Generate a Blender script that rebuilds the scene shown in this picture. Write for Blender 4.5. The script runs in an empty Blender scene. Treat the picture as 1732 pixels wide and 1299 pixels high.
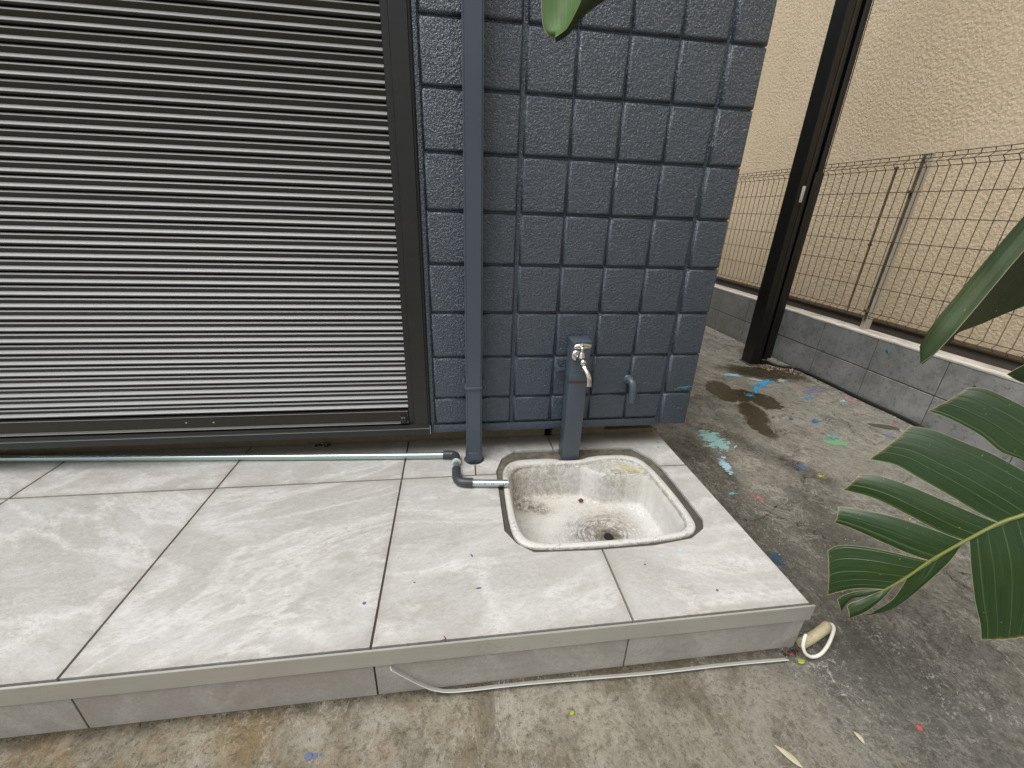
import bpy, bmesh, math, random
from mathutils import Vector, Matrix, noise as mnoise
import json
random.seed(7)
S = bpy.context.scene
R_ = math.radians

# ---------------------------------------------------------------- camera
cam_d = bpy.data.cameras.new('camera'); cam = bpy.data.objects.new('camera', cam_d)
S.collection.objects.link(cam); S.camera = cam
cam_d.sensor_fit = 'HORIZONTAL'; cam_d.sensor_width = 36.0
cam_d.lens = 36.0 * 704.07 / 1732.0
cam_d.clip_start = 0.02; cam_d.clip_end = 500
yaw, pitch, roll = R_(8.3057), R_(-22.9316), R_(2.0536)
F = Vector((math.sin(yaw)*math.cos(pitch), math.cos(yaw)*math.cos(pitch), math.sin(pitch)))
Rt = Vector((math.cos(yaw), -math.sin(yaw), 0)); Up = Rt.cross(F)
Rv = math.cos(roll)*Rt + math.sin(roll)*Up; Uv = -math.sin(roll)*Rt + math.cos(roll)*Up
cam.matrix_world = Matrix(((Rv.x, Uv.x, -F.x, 0.796), (Rv.y, Uv.y, -F.y, -1.4012), (Rv.z, Uv.z, -F.z, 0.8902), (0, 0, 0, 1)))

# ---------------------------------------------------------------- overcast sky and soft sun
SUN_EL, SUN_AZ = 64.0, 243.0          # azimuth measured clockwise from +Y
w = bpy.data.worlds.new('World'); S.world = w; w.use_nodes = True
nt = w.node_tree; nt.nodes.clear()
sky = nt.nodes.new('ShaderNodeTexSky'); sky.sky_type = 'NISHITA'; sky.sun_disc = False
sky.sun_elevation = R_(SUN_EL); sky.sun_rotation = R_(SUN_AZ)
sky.air_density = 1.0; sky.dust_density = 4.0; sky.ozone_density = 1.0
hs = nt.nodes.new('ShaderNodeHueSaturation'); hs.inputs['Saturation'].default_value = 0.22
bg = nt.nodes.new('ShaderNodeBackground'); bg.inputs['Strength'].default_value = 0.11
ow = nt.nodes.new('ShaderNodeOutputWorld')
nt.links.new(sky.outputs[0], hs.inputs['Color']); nt.links.new(hs.outputs[0], bg.inputs['Color']); nt.links.new(bg.outputs[0], ow.inputs['Surface'])
sd = bpy.data.lights.new('sun', 'SUN'); so = bpy.data.objects.new('sun', sd); S.collection.objects.link(so)
sd.energy = 1.9; sd.angle = R_(48); sd.color = (1.0, 0.985, 0.94)
sdir = Vector((math.sin(R_(SUN_AZ))*math.cos(R_(SUN_EL)), math.cos(R_(SUN_AZ))*math.cos(R_(SUN_EL)), math.sin(R_(SUN_EL))))
so.rotation_euler = sdir.to_track_quat('Z', 'Y').to_euler(); so.location = (0, -3, 5)
S.view_settings.view_transform = 'Standard'; S.view_settings.look = 'None'
S.view_settings.exposure = 0.35; S.view_settings.gamma = 1.0
S.render.engine = 'CYCLES'

# ---------------------------------------------------------------- node helper
class M:
    def __init__(s, name):
        s.m = bpy.data.materials.new(name); s.m.use_nodes = True; s.t = s.m.node_tree
        s.b = s.t.nodes['Principled BSDF']; s.o = s.t.nodes['Material Output']; s._pos = None
    def n(s, typ, **kw):
        nd = s.t.nodes.new(typ)
        for k, v in kw.items(): setattr(nd, k, v)
        return nd
    def put(s, sock, v):
        if isinstance(v, bpy.types.NodeSocket): s.t.links.new(v, sock)
        elif v is not None:
            if hasattr(sock.default_value, '__len__') and not hasattr(v, '__len__'): v = (v,)*len(sock.default_value)
            if hasattr(v, '__len__') and len(v) == 3 and len(sock.default_value) == 4: v = (*v, 1)
            sock.default_value = v
    def pos(s):
        if not s._pos: s._pos = s.n('ShaderNodeNewGeometry').outputs['Position']
        return s._pos
    def uv(s): return s.n('ShaderNodeTexCoord').outputs['UV']
    def rnd(s): return s.n('ShaderNodeObjectInfo').outputs['Random']
    def math(s, op, a, b=0.0, c=0.0, clamp=False):
        nd = s.n('ShaderNodeMath', operation=op, use_clamp=clamp)
        s.put(nd.inputs[0], a); s.put(nd.inputs[1], b); s.put(nd.inputs[2], c); return nd.outputs[0]
    def vmath(s, op, a, b=(0, 0, 0)):
        nd = s.n('ShaderNodeVectorMath', operation=op); s.put(nd.inputs[0], a); s.put(nd.inputs[1], b); return nd.outputs[0]
    def mapv(s, v, scale=(1, 1, 1), rot=(0, 0, 0), loc=(0, 0, 0)):
        nd = s.n('ShaderNodeMapping'); s.put(nd.inputs[0], v); s.put(nd.inputs['Location'], loc)
        s.put(nd.inputs['Rotation'], rot); s.put(nd.inputs['Scale'], scale); return nd.outputs[0]
    def noise(s, scale, detail=4, rough=.55, dist=0.0, v=None, col=False):
        nd = s.n('ShaderNodeTexNoise'); s.put(nd.inputs['Vector'], v if v is not None else s.pos())
        s.put(nd.inputs['Scale'], scale); s.put(nd.inputs['Detail'], detail); s.put(nd.inputs['Roughness'], rough); s.put(nd.inputs['Distortion'], dist)
        return nd.outputs['Color' if col else 'Fac']
    def voro(s, scale, v=None, feature='F1', out='Distance', rnd=1.0):
        nd = s.n('ShaderNodeTexVoronoi', feature=feature); s.put(nd.inputs['Vector'], v if v is not None else s.pos()); s.put(nd.inputs['Scale'], scale)
        s.put(nd.inputs['Randomness'], rnd); return nd.outputs[out]
    def step(s, x, lo, hi, a=0.0, b=1.0):
        nd = s.n('ShaderNodeMapRange', interpolation_type='SMOOTHSTEP'); s.put(nd.inputs[0], x)
        for i, v in enumerate((lo, hi, a, b)): s.put(nd.inputs[i+1], v)
        return nd.outputs[0]
    def mix(s, f, a, b, mode='MIX'):
        nd = s.n('ShaderNodeMix', data_type='RGBA', blend_type=mode)
        s.put(nd.inputs[0], f); s.put(nd.inputs[6], a); s.put(nd.inputs[7], b); return nd.outputs[2]
    def sep(s, v):
        nd = s.n('ShaderNodeSeparateXYZ'); s.put(nd.inputs[0], v); return nd.outputs
    def comb(s, x, y, z):
        nd = s.n('ShaderNodeCombineXYZ'); s.put(nd.inputs[0], x); s.put(nd.inputs[1], y); s.put(nd.inputs[2], z); return nd.outputs[0]
    def bump(s, h, strength=1.0, dist=0.001, n=None):
        nd = s.n('ShaderNodeBump'); s.put(nd.inputs['Height'], h); s.put(nd.inputs['Strength'], strength); s.put(nd.inputs['Distance'], dist)
        if n is not None: s.put(nd.inputs['Normal'], n)
        return nd.outputs[0]
    def fin(s, col=None, rough=.6, metal=0.0, bump=None, spec=None, coat=None, coat_rough=None):
        s.put(s.b.inputs['Base Color'], col); s.put(s.b.inputs['Roughness'], rough); s.put(s.b.inputs['Metallic'], metal)
        if bump is not None: s.put(s.b.inputs['Normal'], bump)
        if spec is not None: s.put(s.b.inputs['Specular IOR Level'], spec)
        if coat is not None: s.put(s.b.inputs['Coat Weight'], coat); s.put(s.b.inputs['Coat Roughness'], coat_rough or .1)
        return s.m
    # elliptical patch mask on the xy plane with a wobbling edge
    def patch(s, cx, cy, rx, ry, rot=0.0, edge=.35, wob=.25, wscale=9.0, plane='xy'):
        if not hasattr(s, '_wob'): s._wob = {}
        key = 8 if wscale < 13 else 18
        if key not in s._wob: s._wob[key] = s.vmath('SUBTRACT', s.noise(key, 3, .6, col=True), (.5, .5, .5))
        wv = s.vmath('SCALE', s._wob[key])
        wv.node.inputs['Scale'].default_value = wob
        p = s.vmath('ADD', s.pos(), wv)
        q = s.mapv(s.vmath('SUBTRACT', p, (cx, cy, 0)), rot=(0, 0, -rot))
        X, Y, Z = s.sep(q)[:3]
        d = s.math('SQRT', s.math('ADD', s.math('POWER', s.math('ABSOLUTE', s.math('DIVIDE', X, rx)), 2.0), s.math('POWER', s.math('ABSOLUTE', s.math('DIVIDE', Y, ry)), 2.0)))
        return s.step(d, 1.0-edge, 1.0+edge, 1.0, 0.0)
def simple(name, col, rough=.6, metal=0.0, var=.12, vscale=12.0, bumpd=0.0, bscale=200.0, **kw):
    m = M(name); nz = m.noise(vscale, 5, .6)
    c = m.mix(nz, tuple(x*(1-var) for x in col), tuple(min(1, x*(1+var)) for x in col))
    bp = m.bump(m.noise(bscale, 3, .6), 1.0, bumpd) if bumpd else None
    return m.fin(c, rough, metal, bp, **kw)

# ---------------------------------------------------------------- materials
MT = {}
def mat_navy():
    m = M('navy_paint')
    n1 = m.noise(170, 2.5, .6, .7); n2 = m.noise(400, 1.5, .5)
    h = m.math('ADD', m.step(n1, .32, .68), m.math('MULTIPLY', n2, .35))
    c = m.mix(m.noise(5, 4, .6), (.025, .043, .069), (.034, .055, .083))
    dust = m.math('MULTIPLY', m.step(m.noise(190, 2, .5), .70, .78), m.step(m.noise(9, 3), .45, .7))
    c = m.mix(m.math('MULTIPLY', dust, .45), c, (.35, .38, .40))
    r = m.math('ADD', m.math('MULTIPLY', m.noise(3, 3, .5), .10), .20)
    return m.fin(c, r, 0, m.bump(h, 1.0, .0015), spec=.85)
MT['navy'] = mat_navy(); MT['navy'].node_tree.nodes['Principled BSDF'].inputs['IOR'].default_value = 1.6
def mat_navy_smooth():
    m = M('navy_paint_smooth')
    c = m.mix(m.noise(6, 4, .6), (.058, .077, .102), (.070, .091, .117))
    sc = m.math('MULTIPLY', m.step(m.noise(60, 4, .7, .5, v=m.mapv(m.pos(), scale=(2.0, 1, 1))), .66, .74), m.step(m.noise(7, 2), .5, .66))
    c = m.mix(m.math('MULTIPLY', sc, .5), c, (.22, .26, .3))
    dot = m.math('MULTIPLY', m.step(m.noise(230, 2, .5), .72, .78), .5)
    c = m.mix(dot, c, (.4, .42, .44))
    return m.fin(c, .34, 0, m.bump(m.noise(45, 2), 1.0, .0003), spec=.6)
MT['navys'] = mat_navy_smooth()
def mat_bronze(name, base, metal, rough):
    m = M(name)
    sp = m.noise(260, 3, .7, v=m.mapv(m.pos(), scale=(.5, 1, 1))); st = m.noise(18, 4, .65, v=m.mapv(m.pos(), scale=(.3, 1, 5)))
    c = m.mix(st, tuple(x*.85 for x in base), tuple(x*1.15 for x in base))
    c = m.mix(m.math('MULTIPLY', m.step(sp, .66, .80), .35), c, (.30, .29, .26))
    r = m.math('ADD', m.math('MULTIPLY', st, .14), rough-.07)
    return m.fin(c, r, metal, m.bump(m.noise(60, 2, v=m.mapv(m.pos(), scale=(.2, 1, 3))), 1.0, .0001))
MT['slat'] = mat_bronze('shutter_slat_bronze', (.030, .028, .025), .15, .5)
MT['ridge'] = mat_bronze('pale_ridge', (.33, .34, .34), .12, .44)  # pale tone for up-facing slat facets, lips and scratch marks
MT['jamb'] = mat_bronze('shutter_frame_bronze', (.030, .031, .030), .35, .42)
MT['bar'] = mat_bronze('shutter_bottom_bar_bronze', (.035, .033, .030), .5, .4)
def mat_tile():
    m = M('porcelain_tile')
    off = m.n('ShaderNodeVectorMath', operation='SCALE'); m.put(off.inputs[0], (37.0, 53.0, 19.0)); m.put(off.inputs['Scale'], m.rnd())
    P0 = m.vmath('ADD', m.pos(), off.outputs[0])
    ang = m.math('MULTIPLY', m.math('SUBTRACT', m.rnd(), .35), .75)
    rotn = m.n('ShaderNodeVectorRotate', rotation_type='Z_AXIS'); m.put(rotn.inputs[0], P0); m.put(rotn.inputs['Angle'], ang)
    Pv = rotn.outputs[0]
    wav = m.mapv(Pv, scale=(1.0, 2.2, 2.0))
    vein = m.noise(2.4, 8, .66, 1.3, v=wav); fine = m.noise(48, 7, .78, .5, v=m.mapv(Pv, scale=(1, 2.0, 1.5))); grain = m.noise(420, 3, .7)
    c = m.mix(m.step(vein, .36, .66), (.415, .407, .388), (.505, .502, .492))
    c = m.mix(m.math('MULTIPLY', m.step(fine, .50, .70), .50), c, (.60, .595, .585))
    c = m.mix(m.math('MULTIPLY', m.step(fine, .48, .32), .42), c, (.31, .29, .26))
    ridge = m.math('ABSOLUTE', m.math('SUBTRACT', m.noise(1.7, 6, .6, 1.9, v=wav), .5))
    c = m.mix(m.math('MULTIPLY', m.step(ridge, .030, .0), .22), c, (.66, .655, .65))
    ridge2 = m.math('ABSOLUTE', m.math('SUBTRACT', m.noise(8.0, 7, .72, 1.2, v=wav), .53))
    c = m.mix(m.math('MULTIPLY', m.math('MULTIPLY', m.step(ridge2, .010, .0), m.step(vein, .54, .38)), .45), c, (.24, .22, .195))
    X, Y, Z = m.sep(m.pos())[:3]
    wide = m.math('ABSOLUTE', m.math('SUBTRACT', m.noise(1.1, 4, .55, 2.2, v=m.mapv(Pv, scale=(1, 1.8, 1))), .52))
    c = m.mix(m.math('MULTIPLY', m.math('MULTIPLY', m.step(wide, .060, .0), m.step(fine, .30, .6)), .75), c, (.66, .655, .645))
    mid = m.noise(120, 6, .85, .3, v=m.mapv(Pv, scale=(1, 1.7, 1)))
    c = m.mix(m.math('MULTIPLY', m.step(mid, .47, .36), .42), c, (.27, .25, .22))
    c = m.mix(m.math('MULTIPLY', m.step(mid, .54, .64), .40), c, (.64, .635, .625))
    c = m.mix(m.math('MULTIPLY', m.step(grain, .56, .70), .30), c, (.30, .28, .25))
    dirt = m.math('MULTIPLY', m.step(m.math('ADD', Y, m.math('MULTIPLY', m.noise(14, 4), .06)), .045, .115), .55)
    c = m.mix(dirt, c, (.23, .185, .10))
    gr = m.step(m.noise(5, 5, .65), .42, .68)
    c = m.mix(m.math('MULTIPLY', gr, .20), c, (.35, .335, .28))
    sp = m.math('MULTIPLY', m.step(m.noise(120, 3, .6), .68, .76), m.step(m.noise(6, 3), .44, .64))
    c = m.mix(m.math('MULTIPLY', sp, .55), c, (.17, .155, .13))
    jx = m.math('ABSOLUTE', m.math('SUBTRACT', m.math('FRACT', m.math('ADD', m.math('DIVIDE', X, .6), 10.5)), .5))
    jy = m.math('ABSOLUTE', m.math('ADD', Y, .1475))
    jd = m.math('MINIMUM', m.math('MULTIPLY', jx, .6), jy)
    jd = m.math('MINIMUM', jd, m.math('ABSOLUTE', m.math('ADD', Y, .7625)))
    c = m.mix(m.math('MULTIPLY', m.math('MULTIPLY', m.step(jd, .030, .002), m.step(mid, .40, .62)), .50), c, (.26, .225, .175))
    sk = m.patch(1.25, -.28, .40, .32, 0, .25, .12, 9)
    c = m.mix(m.math('MULTIPLY', m.math('MULTIPLY', sk, m.step(fine, .40, .62)), .22), c, (.30, .275, .23))
    rs = m.math('MULTIPLY', m.step(Z, -.02, -.06), .36)  # riser tiles painted darker in place of their shading
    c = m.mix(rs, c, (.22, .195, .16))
    h = m.math('ADD', m.math('MULTIPLY', fine, .7), m.math('MULTIPLY', grain, .25))
    return m.fin(c, m.math('ADD', m.math('MULTIPLY', fine, .2), .42), 0, m.bump(h, 1.0, .0009), spec=.4)
MT['tile'] = mat_tile()
def mat_grout():
    m = M('grout'); c = m.mix(m.noise(12, 4), (.13, .105, .078), (.26, .20, .145))
    return m.fin(c, .9, 0, m.bump(m.noise(220, 3), 1.0, .0008))
MT['grout'] = mat_grout()
def mat_mortar():
    m = M('sink_mortar')
    n = m.noise(38, 6, .7); g = m.noise(330, 3, .7)
    c = m.mix(m.step(n, .3, .7), (.075, .068, .050), (.185, .165, .130))
    c = m.mix(m.math('MULTIPLY', m.step(g, .62, .75), .5), c, (.35, .33, .28))
    Y = m.sep(m.pos())[1]
    c = m.mix(m.step(Y, -.10, -.30), c, m.mix(n, (.045, .042, .034), (.105, .095, .078)))
    return m.fin(c, .92, 0, m.bump(m.math('ADD', n, m.math('MULTIPLY', g, .4)), 1.0, .003))
MT['mortar'] = mat_mortar()
def mat_trim():
    m = M('brushed_metal_trim')
    st = m.noise(14, 5, .6, v=m.mapv(m.pos(), scale=(.5, 1, 14)))
    c = m.mix(st, (.54, .535, .50), (.64, .635, .60))
    ridge = m.math('ABSOLUTE', m.math('SUBTRACT', m.noise(22, 4, .6, 1.2), .5))
    c = m.mix(m.math('MULTIPLY', m.math('MULTIPLY', m.step(ridge, .02, .0), m.step(m.noise(4, 2), .5, .62)), .4), c, (.22, .2, .15))
    return m.fin(c, m.math('ADD', m.math('MULTIPLY', st, .2), .33), .6, m.bump(st, 1.0, .0002))
MT['trim'] = mat_trim()
def mat_basin():
    m = M('dirty_enamel')
    X, Y, Z = m.sep(m.pos())[:3]
    n1 = m.noise(14, 6, .72, .8); n2 = m.noise(60, 7, .8, .8); n3 = m.noise(190, 4, .75)
    wx = m.vmath('SUBTRACT', m.pos(), (1.310, -.335, 0)); rx = m.sep(wx)
    rad = m.vmath('LENGTH', m.vmath('MULTIPLY', wx, (1, 1.15, 0))); rad = rad.node.outputs['Value']
    ang = m.math('ARCTAN2', rx[1], rx[0])
    swl = m.noise(1.0, 5, .7, .6, v=m.comb(m.math('MULTIPLY', rad, 130.0), m.math('MULTIPLY', ang, 2.0), m.math('MULTIPLY', n1, 2.0)))
    c = m.mix(m.step(n1, .3, .7), (.56, .555, .53), (.66, .655, .64))
    c = m.mix(m.math('MULTIPLY', m.step(m.noise(6, 4), .45, .65), .35), c, (.52, .47, .37))
    d1 = m.patch(1.280, -.322, .130, .085, .3, .60, .09, 16); d2 = m.patch(1.050, -.170, .085, .038, -.35, .6, .06, 20)
    d3 = m.patch(1.41, -.165, .11, .022, 0, .8, .05, 20); d4 = m.patch(1.10, -.115, .15, .02, 0, .8, .05, 20)
    sw = m.math('MULTIPLY', d1, m.math('MAXIMUM', m.step(swl, .40, .62), m.math('MULTIPLY', m.step(n2, .44, .58), .8)))
    sw = m.math('MAXIMUM', sw, m.math('MULTIPLY', d2, m.step(n2, .38, .60)))
    sw = m.math('MAXIMUM', sw, m.math('MULTIPLY', m.math('MULTIPLY', m.math('MAXIMUM', d3, d4), m.step(n2, .42, .60)), .55))
    low = m.step(Z, -.09, -.13)
    gen = m.math('MULTIPLY', m.math('MULTIPLY', low, m.step(n3, .50, .66)), m.math('MULTIPLY', m.step(n1, .36, .62), .7))
    st = m.noise(1.0, 5, .7, v=m.mapv(m.pos(), scale=(70, 70, 9)))
    wallg = m.math('MULTIPLY', m.math('MULTIPLY', m.step(Z, -.008, -.03), m.step(st, .48, .70)), m.math('MULTIPLY', m.step(m.noise(5, 3), .36, .62), .42))
    rim = m.math('MULTIPLY', m.step(Z, -.012, -.004), m.math('MULTIPLY', m.step(m.noise(95, 5, .8), .52, .64), m.step(m.noise(9, 3), .38, .60)))
    redge = m.math('MULTIPLY', m.step(Z, -.0005, -.004), m.step(Z, -.020, -.010)); redge = m.math('MULTIPLY', redge, m.step(n2, .40, .58))
    c = m.mix(m.math('MULTIPLY', gen, .8), c, (.20, .165, .11))
    c = m.mix(wallg, c, (.27, .24, .17))
    c = m.mix(m.math('MULTIPLY', sw, .84), c, (.075, .058, .036))
    dish = m.step(rad, .060, .030); c = m.mix(m.math('MULTIPLY', dish, m.step(n2, .30, .62, .45, .9)), c, (.085, .066, .042))
    c = m.mix(m.math('MULTIPLY', rim, .7), c, (.16, .125, .085))
    c = m.mix(m.math('MULTIPLY', redge, .55), c, (.16, .14, .10))
    edge = m.math('MULTIPLY', m.patch(1.445, -.135, .055, .012, -.35, .6, .02, 30), .5)
    c = m.mix(edge, c, (.60, .55, .14))
    return m.fin(c, m.math('ADD', m.math('MULTIPLY', n2, .35), .30), 0, m.bump(n2, 1.0, .0006), spec=.45)
MT['basin'] = mat_basin()
def mat_ground():
    m = M('weathered_concrete')
    X, Y, Z = m.sep(m.pos())[:3]
    stretch = m.mapv(m.pos(), scale=(1.0, .5, 1), rot=(0, 0, R_(14)))
    n0 = m.noise(1.5, 6, .62, .8, v=stretch); n1 = m.noise(6.0, 9, .72, 1.0, v=stretch); n2 = m.noise(30, 8, .8, .4); n3 = m.noise(230, 4, .75)
    c = m.mix(m.step(n1, .34, .66), (.100, .097, .082), (.300, .288, .245))
    c = m.mix(m.math('MULTIPLY', m.step(n0, .42, .60), .55), c, m.mix(m.step(n2, .3, .65), (.25, .23, .185), (.37, .345, .29)))
    c = m.mix(m.math('MULTIPLY', m.step(n2, .50, .36), .55), c, (.075, .068, .054))
    c = m.mix(m.math('MULTIPLY', m.step(n2, .54, .70), .40), c, (.42, .40, .35))
    n4 = m.noise(95, 6, .85, .4)
    dk = m.math('MULTIPLY', m.step(m.math('ADD', X, m.math('MULTIPLY', n1, .5)), 1.65, 2.05), m.step(Y, .25, -.35))
    c = m.mix(m.math('MULTIPLY', dk, .60), c, m.mix(m.step(n2, .34, .66), (.070, .067, .057), (.19, .182, .158)))
    oc = m.math('MULTIPLY', m.step(Y, -.60, -.80), m.step(m.math('ADD', X, m.math('MULTIPLY', n1, .4)), 2.0, 1.3))
    oc2 = m.math('MULTIPLY', oc, m.step(X, 1.3, .2))
    c = m.mix(m.math('MULTIPLY', oc, .80), c, m.mix(m.step(n1, .35, .66), (.20, .175, .125), (.40, .37, .30)))
    c = m.mix(m.math('MULTIPLY', m.math('MULTIPLY', oc2, m.step(m.noise(7, 6, .7), .42, .64)), .65), c, (.27, .185, .085))
    c = m.mix(m.math('MULTIPLY', m.math('MULTIPLY', oc, m.step(m.noise(9, 6, .75), .52, .66)), .55), c, (.105, .082, .045))
    c = m.mix(m.math('MULTIPLY', m.math('MULTIPLY', oc, m.step(n2, .52, .36)), .55), c, (.12, .098, .06))
    wl = m.math('MULTIPLY', oc, m.step(m.noise(13, 7, .8, .8), .60, .68))
    c = m.mix(m.math('MULTIPLY', wl, .55), c, (.50, .47, .39))
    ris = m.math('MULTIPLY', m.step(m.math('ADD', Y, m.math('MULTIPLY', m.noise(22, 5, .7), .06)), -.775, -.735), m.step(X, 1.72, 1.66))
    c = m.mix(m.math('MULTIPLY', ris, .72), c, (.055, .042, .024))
    rid = m.math('ABSOLUTE', m.math('SUBTRACT', m.noise(4.2, 9, .74, 1.0, v=stretch), .5))
    lm = m.math('MULTIPLY', m.step(rid, .018, .0), m.step(m.noise(2.6, 3), .42, .60))
    c = m.mix(m.math('MULTIPLY', m.math('MULTIPLY', lm, m.step(n2, .35, .6)), .75), c, (.50, .47, .41))
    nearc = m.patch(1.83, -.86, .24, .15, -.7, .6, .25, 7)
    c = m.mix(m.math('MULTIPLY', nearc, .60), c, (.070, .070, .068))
    gl = m.math('MULTIPLY', m.step(m.noise(75, 6, .85, .5), .52, .62), m.step(m.noise(7, 5, .7, v=stretch), .46, .60))
    c = m.mix(m.math('MULTIPLY', gl, m.math('ADD', m.math('MULTIPLY', nearc, .85), m.math('MULTIPLY', dk, .40))), c, (.48, .47, .44))
    lb = m.patch(1.50, -.97, .30, .11, .1, .7, .25, 7)
    vr = m.voro(30, v=m.vmath('ADD', m.pos(), m.vmath('MULTIPLY', m.noise(20, 4, .7, col=True), (.09, .09, .09))), feature='DISTANCE_TO_EDGE')
    c = m.mix(m.math('MULTIPLY', m.math('MULTIPLY', lb, m.step(m.math('ADD', vr, m.math('MULTIPLY', n2, .5)), .34, .22)), .35), c, (.50, .46, .38))
    dv = m.vmath('SCALE', m.noise(3.0, 5, .65, col=True)); dv.node.inputs['Scale'].default_value = .5
    cr = m.voro(1.5, v=m.vmath('ADD', m.pos(), dv), feature='DISTANCE_TO_EDGE')
    crm = m.math('MULTIPLY', m.math('MULTIPLY', m.step(cr, .0055, .001), m.step(m.noise(2.1, 3), .46, .56)), m.step(Y, -.72, -.62))
    c = m.mix(m.math('MULTIPLY', crm, .8), c, (.04, .035, .028))
    c = m.mix(m.math('MULTIPLY', m.math('MULTIPLY', m.patch(2.75, .15, .50, .42, .2, .5, .3, 7), m.step(n1, .30, .6)), .35), c, (.34, .325, .28))
    vein = m.math('ABSOLUTE', m.math('SUBTRACT', m.noise(7.0, 7, .7, .9), .5))
    vm = m.math('MULTIPLY', m.math('MULTIPLY', m.step(vein, .016, .0), m.step(X, 1.75, 1.95)), m.step(m.noise(3.3, 3), .44, .58))
    c = m.mix(m.math('MULTIPLY', vm, .7), c, (.50, .485, .43))
    for a in ((1.86, -.15, .13, .50, -.05), (2.27, .10, .06, .22, .35), (2.12, -.45, .12, .18, .1), (2.211, -.218, .09, .10, .1), (2.35, -.02, .05, .14, .35), (1.93, .10, .10, .22, -.1), (1.80, -.30, .05, .2, 0.0), (1.78, -.55, .07, .12, 0.0), (2.0, -.62, .10, .03, .2)):
        c = m.mix(m.math('MULTIPLY', m.math('MULTIPLY', m.patch(*a, .5, .12, 14), m.step(n2, .35, .6)), .7), c, (.050, .043, .030))
    c = m.mix(m.math('MULTIPLY', m.step(n4, .48, .36), .65), c, (.060, .053, .040))
    c = m.mix(m.math('MULTIPLY', m.step(n4, .54, .66), .42), c, (.44, .42, .365))
    c = m.mix(m.math('MULTIPLY', m.step(n3, .60, .72), .35), c, (.40, .38, .33))
    c = m.mix(m.math('MULTIPLY', m.step(n3, .42, .30), .45), c, (.065, .058, .045))
    pd = m.patch(2.500, .86, .085, .17, -.30, .06, .09, 18)
    for a in ((2.680, .69, .085, .12, -.2), (2.58, .78, .12, .09, .3)): pd = m.math('MAXIMUM', pd, m.patch(*a, .06, .09, 18))
    for a in ((2.50, .56, .07, .15, -.35), (2.42, .38, .05, .13, -.1)): pd = m.math('MAXIMUM', pd, m.math('MULTIPLY', m.patch(*a, .20, .10, 22), m.step(n2, .28, .40)))
    hd = m.math('MULTIPLY', m.patch(3.02, 1.15, .30, .14, -.35, .35, .16, 18), m.step(n2, .34, .46)); pd = m.math('MAXIMUM', pd, hd)
    c = m.mix(pd, c, m.mix(.10, (.036, .026, .008), c))
    rough = m.math('SUBTRACT', .88, m.math('MULTIPLY', pd, .62))
    h = m.math('ADD', m.math('ADD', m.math('MULTIPLY', n1, 1.2), m.math('MULTIPLY', n2, .9)), m.math('MULTIPLY', n4, .5))
    h = m.math('SUBTRACT', h, m.math('MULTIPLY', crm, .8))
    h = m.math('MULTIPLY', h, m.math('SUBTRACT', 1.0, m.math('MULTIPLY', pd, .85)))
    return m.fin(c, rough, 0, m.bump(h, 1.0, .008), spec=.3)
MT['ground'] = mat_ground()
def mat_block():
    m = M('concrete_block')
    n1 = m.noise(5, 6, .65); n2 = m.noise(38, 5, .7); n3 = m.noise(260, 3, .7)
    Z = m.sep(m.pos())[2]
    c = m.mix(m.step(n1, .3, .7), (.19, .192, .186), (.34, .342, .338))
    c = m.mix(m.math('MULTIPLY', m.rnd(), .35), c, (.19, .20, .205))
    c = m.mix(m.math('MULTIPLY', m.step(n2, .52, .66), .55), c, (.105, .105, .098))
    c = m.mix(m.math('MULTIPLY', m.step(m.noise(13, 6, .75), .50, .66), .45), c, (.12, .12, .108))
    c = m.mix(m.math('MULTIPLY', m.step(n3, .60, .75), .3), c, (.38, .38, .37))
    base = m.math('MULTIPLY', m.step(m.math('ADD', Z, m.math('MULTIPLY', n1, .08)), -.06, -.13), m.step(n2, .35, .6))
    c = m.mix(m.math('MULTIPLY', base, .5), c, (.075, .07, .055))
    yl = m.math('MULTIPLY', m.step(m.sep(m.pos())[1], 1.4, 2.3), .4); c = m.mix(yl, c, (.20, .19, .15))
    return m.fin(c, .9, 0, m.bump(m.math('ADD', n3, n2), 1.0, .0012))
MT['block'] = mat_block()
MT['joint'] = simple('block_joint', (.075, .073, .066), .95, bumpd=.002)
def mat_coping():
    m = M('pale_coping'); n = m.noise(22, 5, .7, v=m.mapv(m.pos(), scale=(1, .3, 1)))
    c = m.mix(m.step(n, .3, .7), (.38, .35, .31), (.66, .63, .58)); return m.fin(c, .85, 0, m.bump(n, 1.0, .001))
MT['coping'] = mat_coping()
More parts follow.
